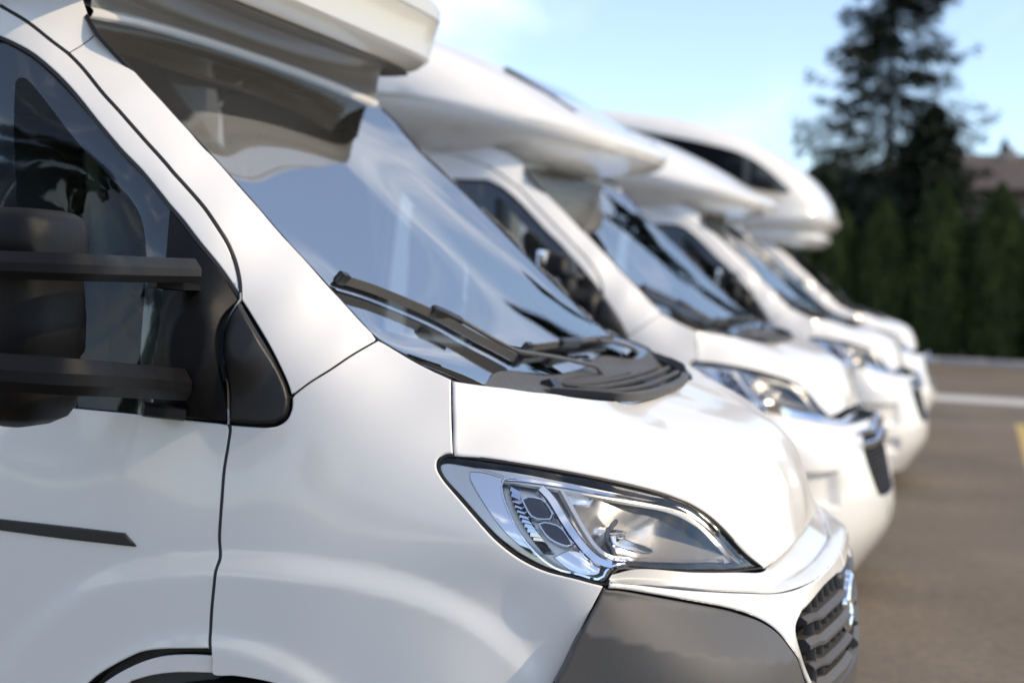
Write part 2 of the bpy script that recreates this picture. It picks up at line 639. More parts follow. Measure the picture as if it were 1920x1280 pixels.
# --- flank: door, A-pillar, wing, headlight
flank_pts = [
    # windscreen edge
    q(165, 25, -.795), q(250, 130, -.805), q(390, 280, -.822), q(530, 440, -.838), q(640, 560, -.848), q(710, 633, -.853),
    q(780, 677, -.866), q(848, 712, -.880),
    # middle of the pillar
    q(148, 75, -.826), q(300, 240, -.858), q(440, 390, -.884), q(560, 540, -.905), (-.86, -.905, 1.37), (-.80, -.93, 1.30),
    # door seam
    q(0, 10, -.865), q(100, 80, -.858), q(215, 200, -.880), q(320, 325, -.908), q(410, 435, -.930), q(450, 560, -.952),
    q(546, 742, -.982),
    # window plane
    q(0, 70, -.882), q(150, 190, -.893), q(265, 320, -.917), q(316, 385, -.931), q(425, 793, -.993), q(140, 763, -.995), q(150, 420, -.930),
    (-2.2, -.885, 1.95), (-2.2, -.985, 1.27), (-2.2, -.93, 1.65), (-2.2, -.80, 2.12), (-1.9, -.78, 2.13),
    # lower flank
    (-2.2, -1.015, 1.1), (-1.6, -1.015, 1.1), (-1.3, -1.013, 1.1), (-1.0, -1.008, 1.1), (-.8, -.992, 1.11),
    (-2.2, -1.025, .9), (-1.6, -1.025, .9), (-1.25, -1.024, .9), (-1.0, -1.022, .9), (-.8, -1.012, .9), (-.62, -.996, .9), (-.47, -.975, .9),
    (-2.2, -1.015, .45), (-1.6, -1.015, .45), (-.5, -.985, .45), (-.45, -.98, .65), (-.75, -1.012, .7), (-1.3, -1.022, .65),
    # headlight
    q(848, 800, -.915), q(851, 852, -.940), q(822, 862, -.953), q(960, 865, -.918), q(1040, 878, -.885), q(1120, 893, -.845), q(1200, 912, -.79), q(1260, 928, -.735), q(1300, 945, -.685), q(1340, 975, -.625), q(1380, 1015, -.55),
    q(1434, 1063, -.47), q(930, 1010, -.984), q(1020, 1067, -.974), q(1134, 1096, -.952), q(1160, 1065, -.935), q(1230, 1067, -.86), q(1300, 1069, -.765),
    q(1380, 1068, -.615), q(1100, 970, -.915), q(1250, 1000, -.785),
    (-.37, -.962, .82), (-.60, -1.0, .78), (-.48, -.984, .76)]
SHOULDER = np.array([(-1.62, .62), (-1.50, .76), (-1.36, .865), (-1.2, .915), (-1.06, .936), (-.9, .944), (-.75, .936), (-.62, .912), (-.52, .872), (-.44, .81), (-.39, .75), (-.36, .62), (-.36, .45)])
SHOULDER = catmull(SHOULDER, 6)
SHOULDER_IN = np.vstack([SHOULDER, [(-.36, .2), (-1.62, .2)]])
def flank_extra(U):
    d = seg_dist(U, [SHOULDER_IN])
    s = np.where(inside(U, [SHOULDER_IN]), d, -d)
    w = (.0075 + .005 * sm((U[:, 0] + 1.15) / .35) - .004 * sm((U[:, 0] + .60) / .15)) * sm((s + .018) / .060)
    # a soft lip round the wheel opening
    r = np.hypot(U[:, 0] + 1.05, U[:, 1] - .33)
    w = w + .006 * sm((.47 - r) / .05)
    # hollow between shoulder and waist
    return w
FL = Surf((1, 0, 0), (0, 0, 1), (0, -1, 0), flank_pts, flank_extra, 8e-4)

# --- windscreen
ws_half = [q(165, 25, -.795), q(250, 130, -.805), q(390, 280, -.822), q(530, 440, -.838), q(640, 560, -.848), q(710, 633, -.853),
           q(780, 677, -.866), q(848, 710, -.880)]
ws_pts = ws_half + [(x, -y, z) for x, y, z in ws_half] + [q(1060, 698, 0), (-1.070, 0, 1.615), (-1.383, 0, 1.88),
          ]
WS_TOP = [(-1.63 + .073 * (abs(y) / .795) ** 2.5, y, 2.092 - .046 * (abs(y) / .795) ** 2.5) for y in (0, -.17, -.35, -.5, -.63, -.72, -.772)]
ws_pts += WS_TOP + [(x, -y, z) for x, y, z in WS_TOP[1:]]
WS = Surf((.77, 0, -.64), (0, 1, 0), (.64, 0, .77), ws_pts, None, 4e-4)

# --- bonnet
def qh(px, py):
    return tuple(FL.P([FL.hit(px, py)])[0])
bon_half = [q(848, 712, -.880), q(1060, 740, -.63), (-.435, -.42, 1.246), q(849, 780, -.905), q(851, 850, -.938),
            q(900, 858, -.932), q(960, 865, -.918), q(1040, 878, -.885), q(1120, 893, -.845), q(1200, 912, -.79), q(1260, 928, -.735), q(1300, 945, -.685), q(1340, 975, -.625), q(1380, 1015, -.55),
            q(1434, 1062, -.47), q(1455, 1051, -.41), q(1480, 1031, -.30), q(1500, 1006, -.13),
            q(950, 735, -.805), q(1060, 765, -.72), q(1150, 790, -.64), q(1270, 830, -.535), q(1330, 875, -.475), q(1390, 950, -.405), q(1410, 1000, -.39)]
bon_pts = bon_half + [(x, -y, z) for x, y, z in bon_half] + [(-.425, 0, 1.250), (-.30, 0, 1.218), (-.19, 0, 1.178), (-.105, 0, 1.108), (-.068, 0, 1.04), (-.052, 0, .96), (-.052, 0, .92),
            (-.30, -.25, 1.213), (-.30, .25, 1.213), (-.19, -.25, 1.168), (-.19, .25, 1.168), (-.112, -.25, 1.095), (-.112, .25, 1.095)]
BN = Surf((.707, 0, -.707), (0, 1, 0), (.707, 0, .707), bon_pts, None, 4e-4)

# --- bumper
LIP = [q(1143, 1091, -.950), q(1190, 1094, -.91), q(1250, 1100, -.85), q(1330, 1106, -.745), q(1400, 1109, -.645), q(1455, 1110, -.555), q(1490, 1104, -.49),
       (.017, -.363, .88), (.030, -.16, .88), (.034, 0, .88)]
bp_half = LIP + [(-.36, -.970, .80), (-.22, -.928, .80), (-.11, -.84, .80), (-.04, -.69, .80), (.01, -.5, .80), (.040, -.3, .80), (.055, -.15, .80),
           (-.42, -.985, .60), (-.25, -.95, .6), (-.11, -.86, .6), (-.03, -.71, .6), (.03, -.5, .6), (.06, -.3, .6), (.078, -.15, .6),
           (-.44, -.97, .35), (-.25, -.925, .35), (-.1, -.82, .35), (-.02, -.66, .35), (.03, -.45, .35), (.06, -.2, .35), (-.35, -.968, .9), (-.31, -.962, .95)]
bp_pts = bp_half + [(.060, 0, .80), (.082, 0, .6), (.066, 0, .35)] + [(x, -y, z) for x, y, z in bp_half if -.4 < y < 0]
def bump_extra(U):
    # below a falling crease the corner stands proud; above it leans back
    zc = .862 - .19 * (U[:, 0] + .926)
    z = U[:, 1]
    k = sm((-.34 - U[:, 0]) / .12)
    return k * .036 * np.clip(1 - (z - zc) / .075, 0, 1) * sm((z - .42) / .25)
BP = Surf((.70711, .70711, 0), (0, 0, 1), (.70711, -.70711, 0), bp_pts, bump_extra, 3e-4)
# the other make's bumper swells further forward low down
def white_dx(x, y, z):
    return x + np.interp(z, [.10, .3, .45, .6, .8, .9, .97], [-.02, .085, .100, .062, .026, .010, 0]) * max(0, 1 - (abs(y) / .97) ** 3)
WLIP = [(white_dx(*p), p[1], p[2]) for p in LIP]
bw_half = [(white_dx(*p), p[1], p[2]) for p in bp_half] + [(white_dx(x, y, .12) - .03, y, .12) for x, y in ((-.44, -.96), (-.25, -.91), (-.1, -.80), (-.02, -.64), (.03, -.43), (.06, -.2))]
bw_pts = bw_half + [(white_dx(.06, 0, .8), 0, .8), (white_dx(.082, 0, .6), 0, .6), (white_dx(.066, 0, .35), 0, .35), (.02, 0, .12)] + [(x, -y, z) for x, y, z in bw_half if -.4 < y < 0]
BPW = Surf((.70711, .70711, 0), (0, 0, 1), (.70711, -.70711, 0), bw_pts, None, 3e-4)

# ------------------------------------------------------------------ traced outlines
SEAM_A = [(0, 10), (50, 40), (100, 79), (127, 99)]
SEAM_B = [(127, 99), (150, 122), (190, 171), (220, 204), (250, 238), (282, 274), (321, 318), (355, 356), (390, 398), (420, 443), (440, 486), (450, 528), (452, 562)]
SEAM_C = [(452, 562), (444, 574), (432, 595), (425, 618), (422, 650), (424, 690), (426, 730), (427, 793)]
SEAM_D = [(427, 793), (431, 800), (428, 830), (420, 880), (416, 930), (413, 970), (411, 1010), (412, 1047), (405, 1066), (401, 1095), (396, 1150), (393, 1200), (394, 1217)]
ARCH_TOP = [(394, 1217), (350, 1217), (300, 1218), (265, 1223), (235, 1236), (205, 1252), (180, 1268), (165, 1281)]
WS_EDGE = [(165, 27), (185, 60), (215, 93), (250, 130), (300, 184), (340, 228), (390, 281), (425, 320), (480, 382), (530, 440), (590, 505), (640, 560), (680, 604), (710, 634)]
WS_LOW = [(710, 634), (745, 655), (780, 676), (820, 696), (848, 709)]
PILLAR_SEAM = [(546, 742), (580, 716), (620, 691), (665, 661), (710, 635)]
BON_SIDE = [(848, 711), (848, 740), (849, 800), (851, 852)]
TRI = [(452, 564), (470, 590), (500, 640), (525, 688), (540, 722), (546, 745)]
TRI2 = [(546, 745), (545, 765), (537, 784), (520, 796), (500, 799), (470, 798), (429, 795)]
LAMP_TOP = [(851, 852), (900, 857), (960, 865), (1040, 878), (1120, 893), (1200, 911), (1260, 928), (1300, 945), (1340, 973), (1380, 1013), (1410, 1043), (1436, 1064)]
LAMP_LEFT = [(1134, 1097), (1080, 1083), (1020, 1068), (975, 1046), (930, 1011), (900, 978), (860, 931), (830, 895), (820, 874), (823, 860), (836, 852), (851, 852)]
LAMP_LOW = [(1436, 1064), (1400, 1068), (1340, 1071), (1280, 1070), (1220, 1067), (1168, 1062)]
LAMP_NOTCH = [(1168, 1062), (1155, 1068), (1145, 1085), (1134, 1097)]
WING_FRONT = [(1134, 1099), (1120, 1125), (1090, 1185), (1060, 1245), (1040, 1282)]
GUARD_TOP = [(1140, 1104), (1170, 1106), (1220, 1113), (1300, 1126), (1380, 1142), (1430, 1160), (1460, 1181), (1486, 1213), (1505, 1250), (1518, 1285)]
BON_REAR = [(848, 711), (890, 717), (940, 723), (1000, 732), (1060, 740), (1110, 747), (1145, 750)]
BON_NOSE = [(1436, 1064), (1455, 1051), (1480, 1031), (1500, 1006)]

def off_points(S, U, o=0):
    return S.P(U, o)

def build_cab(root, white_bumper=False, big_mirror=True):
    R = {}
    # ---------- door -------------------------------------------------------
    seam = [line(FL, s) for s in (SEAM_A, SEAM_B, SEAM_C, SEAM_D)]
    top0 = seam[0][0]
    back = D([(-2.16, 2.06), (-2.19, 1.7), (-2.2, 1.2), (-2.2, .46)])
    roofline = D([tuple(top0), (top0[0] - .18, top0[1] + .055), (top0[0] - .32, top0[1] + .075), (-2.16, 2.06)]) if top0[0] > -1.9 else D([tuple(top0), (-2.16, 2.06)])
    arch = line(FL, ARCH_TOP)
    door_loop = np.vstack([seam[0], seam[1][1:], seam[2][1:], seam[3][1:], arch[1:], line(FL, D([tuple(arch[-1]), (-1.42, .56), (-1.46, .46)]))[1:],
                           [(-2.2, .46)], line(FL, D([(-2.2, .46), (-2.2, 1.2), (-2.19, 1.7), (-2.16, 2.06)]))[1:],
                           line(FL, roofline)[::-1][1:-1]])
    WIN_TOP = [(0, 70), (30, 84), (60, 101), (100, 134), (150, 188), (190, 238), (230, 285), (265, 321), (290, 351), (316, 384)]
    WIN_FRONT = [(316, 384), (350, 424), (400, 487), (438, 540), (452, 562)]
    wt = line(FL, WIN_TOP)
    wtop = np.vstack([line(FL, D([(-2.10, 1.60), (-2.095, 1.85), (-2.02, 1.965), tuple(wt[0])]))[:-1], wt])
    sill = [(427, 794), (380, 789), (330, 783), (250, 774), (136, 763), (0, 750)]
    sl = line(FL, sill)
    win_hole = np.vstack([wtop, line(FL, WIN_FRONT)[1:], seam[2][1:], sl[1:], [(-2.09, sl[-1][1] + .01)], [(-2.10, 1.60)]])
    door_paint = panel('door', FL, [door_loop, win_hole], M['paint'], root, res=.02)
    both(door_paint)
    R['door'] = door_paint
    # window glass with its black printed border
    tri_back = [(316, 386), (312, 430), (308, 475), (300, 560), (292, 640), (286, 700), (282, 778)]
    tb = line(FL, tri_back)
    gl_loop = np.vstack([wtop, tb[1:], line(FL, [(282, 778), (250, 774), (136, 763), (0, 750)])[1:], [(-2.09, sl[-1][1] + .01)]])
    glass_o = panel('window', FL, gl_loop, M['window'], door_paint, off=-.010, inset=.001, rim=0, fil=0, res=.05, twin=True)
    see = outline(FL, [(31, 152), (38, 144), (48, 143), (60, 152), (95, 195), (150, 268), (190, 312), (222, 345), (247, 372), (264, 402), (272, 440), (275, 480)],
                  [(275, 480), (272, 540), (266, 620), (262, 700), (258, 776)], [(258, 776), (136, 764), (34, 752)], [(34, 752), (33, 560), (32, 350), (31, 152)], off=-.014)
    panel('window_border', FL, [offset_in(gl_loop if area(gl_loop) > 0 else gl_loop[::-1], -.004), see], M['frit'], door_paint, off=-.0125, inset=0, rim=0, fil=0, res=.05, twin=True)
    fr = line(FL, np.vstack([wt]).tolist() and D([tuple(p) for p in np.vstack([wtop, line(FL, WIN_FRONT)[1:]])]), n=1)
    strip('window_seal', FL, fr, .009, -.004, M['rubber'], door_paint, h=.008, twin=True)
    # ---------- black door corner carrying the mirror ---------------------
    cap_loop = np.vstack([tb[::-1], line(FL, WIN_FRONT)[1:], seam[2][1:], line(FL, [(427, 794), (380, 789), (330, 783), (282, 778)])[1:-1]])
    cap_c = FL.hit(372, 650)
    def cap_depth(U):
        d = np.hypot((U[:, 0] - cap_c[0]) / .085, (U[:, 1] - cap_c[1]) / .15)
        return .050 * sm((1.15 - d) / .75)
    panel('mirror_corner', FL, cap_loop, M['mirror_black'], door_paint, off=-.001, fil=.004, res=.012, depth=cap_depth, twin=True)
    strip('seal_cord', FL, np.vstack([seam[1][-14:], seam[2][1:int(len(seam[2]) * .8)]]), .007, -.004, M['rubber'], root, h=.012, twin=True)
    strip('seal_cord', FL, np.vstack([seam[1][-3:], seam[2][1:int(len(seam[2]) * .72)]]), .0032, .0035, M['seal'], root, h=.004, twin=True)
    strip('door_seal', FL, np.vstack([seam[0], seam[1][1:-4]]), .0085, -.0025, M['rubber'], root, h=.006, twin=True)
    strip('door_seal', FL, seam[3][2:], .006, -.003, M['rubber'], root, h=.006, twin=True)
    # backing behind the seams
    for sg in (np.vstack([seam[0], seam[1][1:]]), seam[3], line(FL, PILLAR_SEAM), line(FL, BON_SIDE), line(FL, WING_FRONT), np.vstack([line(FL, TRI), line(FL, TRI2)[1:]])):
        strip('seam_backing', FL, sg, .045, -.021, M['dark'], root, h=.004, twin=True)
    # ---------- rubbing strip ---------------------------------------------
    st = outline(FL, D([(-2.17, FL.hit(0, 972)[1])]), [(0, 972), (120, 985), (235, 998.5)], [(235, 998.5), (256, 1022)], [(256, 1022), (255, 1024)], [(255, 1024), (120, 1009), (0, 993)], D([(-2.17, FL.hit(0, 993)[1])]), n=3)
    panel('rubbing_strip', FL, st, M['black'], door_paint, off=.006, inset=0, fil=.003, rim=.008, res=.02, twin=True)
    # ---------- A pillar ---------------------------------------------------
    wse = line(FL, WS_EDGE)
    pil = np.vstack([line(FL, [(127, 100), (155, 83), (185, 60)]), wse[[i for i in range(len(wse)) if i > 6]], line(FL, PILLAR_SEAM)[::-1][1:],
                     line(FL, [(546, 742), (540, 722), (525, 688), (500, 640), (470, 590), (452, 562)])[1:], seam[1][::-1][1:-1]])
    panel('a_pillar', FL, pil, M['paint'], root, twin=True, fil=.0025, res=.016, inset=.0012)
    # roof side above it
    t1 = FL.hit(165, 25)
    rs = np.vstack([seam[0], line(FL, [(127, 100), (155, 83), (185, 60)])[1:], wse[:7][::-1][1:], [(t1[0] - .02, t1[1] + .035), (t1[0] - .10, t1[1] + .08), (t1[0] - .25, t1[1] + .13), (-2.16, t1[1] + .17)], [(-2.16, 2.065)], line(FL, roofline)[::-1][1:-1]])
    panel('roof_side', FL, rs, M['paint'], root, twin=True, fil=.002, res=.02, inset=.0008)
    # ---------- wing -------------------------------------------------------
    wf = line(FL, WING_FRONT)
    archf = line(FL, [(394, 1217), (395, 1240), (397, 1265), (440, 1269), (485, 1276), (520, 1284)])
    af = archf[-1]
    arcf = line(FL, D([(-.52, .46), (-.60, .545), (-.70, .61), (-.80, .655), tuple(af)]))
    wing = np.vstack([line(FL, WS_LOW), line(FL, BON_SIDE)[1:], line(FL, LAMP_LEFT)[::-1][1:], wf[1:], [(wf[-1][0] - .03, .60), (-.47, .46)],
                      arcf, archf[::-1][1:], seam[3][::-1][1:-1], line(FL, TRI2)[::-1], line(FL, PILLAR_SEAM)[1:-1]])
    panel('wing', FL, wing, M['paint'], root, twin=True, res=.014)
    # wheel arch piece behind the seam
    ain = line(FL, [(240, 1281), (280, 1270), (325, 1265), (396, 1266)])
    lip = np.vstack([line(FL, [(394, 1229), (350, 1227), (300, 1230), (262, 1240), (230, 1254), (205, 1268), (180, 1285)]), [(-1.43, .56), (-1.46, .46), (-1.42, .46), (-1.37, .56)], ain])
    panel('wheel_arch', FL, lip, M['paint'], root, off=-.012, twin=True, res=.02)
    # triangle cap on the wing
    tri = np.vstack([line(FL, TRI), line(FL, TRI2)[1:], seam[2][::-1][:-1]])
    tc = FL.hit(462, 640)
    def tri_depth(U):
        d = np.hypot((U[:, 0] - tc[0]) / .07, (U[:, 1] - tc[1] - .0) / .10)
        return .026 * sm((1.1 - d) / .8) + .006
    panel('corner_cap', FL, tri, M['black'], root, off=-.001, fil=.009, inset=.003, res=.01, depth=tri_depth, twin=True, rim=.02)
    # ---------- windscreen -------------------------------------------------
    we = line(WS, WS_EDGE)
    wl_ = line(WS, WS_LOW)
    bot_c = WS.uv(onY(1060, 698, 0))[0]
    botm = line(WS, D([tuple(wl_[-1]), (wl_[-1][0] + .02, -.72), (bot_c[0] - .035, -.45), (bot_c[0] - .004, -.18), (bot_c[0], 0)]))
    tops = WS.uv(np.array(WS_TOP))
    top_c = tops[0]
    topm = line(WS, D([tuple(p) for p in tops] + [tuple(we[0])]))
    half = np.vstack([topm, we[1:], wl_[1:], botm[1:]])
    full = np.vstack([half, (half * [1, -1])[::-1][1:-1]])
    wsg = panel('windscreen', WS, full, M['windscreen'], root, off=-.004, inset=.002, rim=0, fil=0, res=.03)
    seeb = [(268, 76), (300, 118), (345, 178), (395, 238), (430, 280), (480, 345), (540, 416), (590, 470), (620, 508), (650, 552), (678, 585), (712, 607), (752, 622), (800, 632), (860, 640), (930, 647), (1000, 652)]
    sb = line(WS, [(205, 52)] + seeb)
    hb = np.vstack([line(WS, D([(top_c[0] + .085, 0), (top_c[0] + .09, -.3), tuple(sb[0])])), sb[1:], [(sb[-1][0], 0)]])
    fe = offset_in(half if area(half) > 0 else half[::-1], .016)
    fe = fe if np.linalg.norm(fe[0] - half[0]) < .2 else fe[::-1]
    fe = np.array([p for p in fe if p[0] < hb[-1][0] - .02 and p[0] > top_c[0] + .05 and p[1] < -.02])
    fe = fe[fe[:, 1] < -.40]
    hfar = np.vstack([hb[:1], [(top_c[0] + .09, -.5)], fe[np.argsort(fe[:, 0])], [(hb[-1][0] - .012, -.60)], hb[-1:]])
    hfull = np.vstack([hb, (hfar * [1, -1])[::-1][1:-1]])
    panel('glass_border', WS, [full, hfull], M['frit'], wsg, off=-.007, inset=.001, rim=0, fil=0, res=.05)
    strip('windscreen_seal', WS, np.vstack([we, wl_[1:]]), .007, -.006, M['rubber'], wsg, h=.01, twin=True)
    # ---------- roof lip ---------------------------------------------------
    ty = np.linspace(-.775, .775, 61)
    tu = np.interp(-np.abs(ty), tops[::-1][:, 1], tops[::-1][:, 0])
    tl = WS.P(np.c_[tu, ty], 0)
    R_lip = tl
    rows = [tl + [-.012, 0, -.022], tl + [.002, 0, .000], tl + [.004, 0, .007], tl + [-.003, 0, .014], tl + [-.08, 0, .045], tl + [-.30, 0, .115], np.c_[np.full(61, -2.2), tl[:, 1] * 1.0, tl[:, 2] + .13]]
    loft('roof', rows, M['paint'], root, angle=60, flip=True)
    # ---------- bonnet -----------------------------------------------------
    rear = line(BN, BON_REAR)
    fr_c = BN.uv((-.425, 0, 1.250))[0]
    rr = np.vstack([rear, line(BN, D([tuple(rear[-1]), (fr_c[0], -.20), (fr_c[0] + .004, 0)]))[1:]])
    side = line(BN, BON_SIDE)
    ltop = line(BN, LAMP_TOP)
    nose = line(BN, BON_NOSE)
    n0 = BN.uv((-.052, 0, .92))[0]
    nose = np.vstack([nose, line(BN, D([tuple(nose[-1]), (n0[0] - .0005, -.06), (n0[0], 0)]))[1:]])
    hb_ = np.vstack([rr[::-1], side[1:], ltop[1:], nose[1:]])
    hb_full = np.vstack([hb_, (hb_ * [1, -1])[::-1][1:-1]])
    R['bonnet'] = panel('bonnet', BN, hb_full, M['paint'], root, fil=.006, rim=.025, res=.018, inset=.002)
    # ---------- headlight --------------------------------------------------
    lamp = outline(FL, LAMP_TOP, LAMP_LOW, LAMP_NOTCH, LAMP_LEFT)
    lens = panel('headlight', FL, lamp, M['lens'], root, off=-.006, inset=.002, fil=.004, rim=.012, res=.02)
    hl = [lens]
    def lp(name, segs, m, off, **k):
        S_loop = outline(FL, *segs, off=off, n=k.pop('n', 5))
        kw = dict(fil=.002, inset=0, rim=.010, res=.012, bres=.008)
        kw.update(k)
        o = panel(name, FL, S_loop, m, lens, off=off, **kw)
        hl.append(o)
        return o
    sl_ = strip('headlight_gasket', FL, np.vstack([lamp, lamp[:1]]), .0045, -.012, M['rubber'], lens, h=.014); hl.append(sl_)
    hl.append(strip('headlight_gasket', FL, line(FL, LAMP_TOP[1:-2]), .007, -.010, M['rubber'], lens, h=.012))
    # the bowl behind everything
    hl.append(panel('lamp_housing', FL, lamp, M['satin'], lens, off=-.10, inset=-.004, fil=0, rim=-.085, res=.02))
    # satin outer shell, with a mirror-bright inner facet
    lp('lamp_surround', [[(829, 864), (840, 860), (870, 863), (915, 872), (950, 882)], [(950, 882), (948, 895), (953, 925), (963, 955), (980, 992), (1000, 1022), (1022, 1046), (1050, 1063), (1090, 1072), (1122, 1080)],
                         [(1122, 1080), (1070, 1073), (1022, 1060), (980, 1037), (940, 1005), (905, 968), (866, 922), (837, 889), (829, 872), (829, 864)]], M['satin'], -.018)
    lp('lamp_mirror', [[(884, 876), (910, 878), (944, 887)], [(944, 887), (947, 920), (957, 950), (973, 985), (995, 1018), (1030, 1051)], [(1030, 1051), (995, 1035), (955, 1000), (920, 955), (897, 918), (883, 888), (884, 876)]], M['chrome'], -.0145)
    # bright bezel line all round the working part
    bez = line(FL, [(975, 889), (955, 889), (946, 897), (949, 925), (960, 955), (977, 992), (998, 1022), (1020, 1046), (1048, 1064), (1090, 1073), (1126, 1083), (1138, 1078), (1146, 1062), (1160, 1052), (1185, 1048)], off=-.018)
    hl.append(strip('lamp_bezel', FL, bez, .005, -.018, M['chrome'], lens, h=.010))
    bez2 = line(FL, [(955, 889), (985, 890), (1060, 899), (1140, 913), (1220, 928), (1290, 948), (1335, 972), (1375, 1010), (1404, 1040), (1420, 1058)], off=-.022)
    hl.append(strip('lamp_bezel', FL, bez2, .009, -.022, M['chrome'], lens, h=.012))
    bez3 = line(FL, [(1150, 1034), (1180, 1038), (1250, 1041), (1320, 1043), (1372, 1042)], off=-.024)
    hl.append(strip('lamp_bezel', FL, bez3, .010, -.022, M['chrome'], lens, h=.014))
    lp('lamp_brow', [[(862, 864), (960, 874), (1040, 887), (1120, 902), (1200, 920), (1260, 937), (1300, 955), (1338, 982), (1378, 1021), (1412, 1054)],
                     [(1412, 1054), (1400, 1044), (1370, 1014), (1332, 980), (1288, 956), (1220, 936), (1140, 921), (1060, 907), (985, 897), (940, 892), (862, 864)]], M['satin'], -.020, fil=0)
    # lower strip
    lp('lamp_sill', [[(1176, 1046), (1260, 1050), (1380, 1049), (1412, 1052)], [(1412, 1052), (1418, 1060), (1340, 1065), (1250, 1063), (1170, 1057), (1166, 1052), (1176, 1046)]], M['smoke'], -.016, fil=.001)
    # ribbed side marker: small prisms along a curve
    pr = resample(line(FL, [(962, 897), (966, 920), (976, 948), (990, 978), (1006, 1008), (1024, 1034)], off=-.026), n=15)
    pr2 = resample(line(FL, [(984, 905), (988, 925), (999, 952), (1013, 980), (1028, 1006), (1044, 1034)], off=-.026), n=15)
    ribs = []
    for i in range(14):
        a, b = FL.P([pr[i]], -.020)[0], FL.P([pr2[i]], -.026)[0]
        c, d = FL.P([pr[i + 1]], -.020)[0], FL.P([pr2[i + 1]], -.026)[0]
        nn = FL.nrm([pr[i]])[0]
        mid = (a + b + c + d) / 4
        ribs.append(loft('x', [[a - nn * .012, b - nn * .012], [(a * .7 + c * .3) + nn * .006, (b * .7 + d * .3) + nn * .005], [c - nn * .012, d - nn * .012]], M['chrome'], angle=20, link_it=False, flip=True))
    hl.append(link('marker_prisms', merge('marker_prisms', ribs), lens)); hl[-1]['kind'] = 'stuff'
    lp('marker_back', [[(958, 893), (1060, 902)], [(1060, 902), (1150, 1040)], [(1150, 1040), (1100, 1070), (1040, 1058), (990, 1015), (966, 965), (954, 915), (958, 893)]], M['satin'], -.042, fil=0)
    # two smoked day-light windows in bright frames
    for w in ([(988, 925), (996, 920), (1026, 923), (1034, 930), (1046, 956), (1042, 960), (1010, 960), (1000, 950)],
              [(1018, 972), (1026, 968), (1056, 974), (1064, 981), (1081, 1011), (1076, 1014), (1048, 1007), (1032, 995)]):
        lp('daylight_window', [w + [w[0]]], M['smoke'], -.026, n=4)
        u = line(FL, w + [w[0]], off=-.025)
        hl.append(strip('daylight_frame', FL, u, .0035, -.025, M['chrome'], lens, h=.007))
    # slanting bright blade
    bl = line(FL, [(1022, 906), (1040, 925), (1064, 965), (1092, 1006), (1112, 1029), (1136, 1046), (1158, 1050)], off=-.02)
    hl.append(strip('lamp_blade', FL, bl, .019, -.020, M['chrome'], lens, h=.016))
    bl2 = line(FL, [(1062, 908), (1080, 940), (1104, 982), (1128, 1016), (1150, 1032), (1172, 1038)], off=-.02)
    hl.append(strip('lamp_blade', FL, bl2, .010, -.022, M['satin'], lens, h=.014))
    # lower wedge of the side unit
    lp('lamp_wedge', [[(1040, 1040), (1075, 1022), (1110, 1030), (1138, 1050)], [(1138, 1050), (1132, 1070), (1110, 1074), (1070, 1064), (1040, 1040)]], M['chrome'], -.022)
    # main reflector, a dished mirror
    mc = FL.hit(1235, 985, off=-.05)
    def dish(U):
        d2 = ((U[:, 0] - mc[0]) / .20) ** 2 + ((U[:, 1] - mc[1]) / .085) ** 2
        return -.055 * np.clip(1 - d2, 0, 1)
    lp('reflector', [[(1070, 908), (1150, 917), (1230, 934), (1290, 954), (1333, 978), (1372, 1014), (1398, 1040)], [(1398, 1040), (1300, 1040), (1200, 1038), (1160, 1034), (1130, 1012), (1102, 972), (1082, 935), (1070, 908)]],
       M['bowl'], -.030, depth=dish, fil=0, res=.010)
    # bulb shield
    lp('bulb_shield', [[(1170, 960), (1180, 952), (1186, 958), (1166, 985), (1180, 1010), (1194, 1036)], [(1194, 1036), (1184, 1036), (1170, 1008), (1157, 982), (1170, 960)]], M['smoke'], -.034, rim=.03)
    lp('bulb_tray', [[(1172, 982), (1200, 980), (1205, 990), (1262, 1012), (1255, 1018), (1220, 1014), (1180, 998), (1172, 982)]], M['chrome'], -.038, rim=.02)
    b0 = FL.P([FL.hit(1186, 972, off=-.05)], -.052)[0]
    hl.append(lathe('bulb', [(.0, .034), (.006, .030), (.0085, .02), (.0085, -.01), (.011, -.012), (.011, -.03)], b0, (.85, -.4, .1), M['bulb'], lens, n=16))
    for o in hl:
        pass
    # twin lamp: copies of every piece on the far side
    l2 = both(lens)
    for o in hl[1:]:
        t = link(o.name.split('.')[0], mirrored(o.data), l2)
        if 'kind' in o: t['kind'] = o['kind']
    return R, dict(seam=seam, lip=R_lip, full=full, rr=rr, we=we, botm=botm, wl=wl_)

# ================================================================== front end, cowl, wipers, mirrors
def bp_front(y, z):
    """point of the bumper skin at a given y, z (near half)"""
    a, b = -1.2, .2
    for _ in range(40):
        u = .5 * (a + b)
        p = BP.P([[u, z]])[0]
        if p[1] < y: a = u
        else: b = u
    return BP.P([[u, z]])[0]

GR_TOP = [(-.02, .868), (-.20, .863)]
GR_LEFT = [(1505, 1146), (1493, 1184), (1500, 1215), (1512, 1250), (1527, 1285)]

def mirror_rows(row):
    row = np.asarray(row)
    return np.vstack([row, (row * [1, -1, 1])[::-1][1:]])

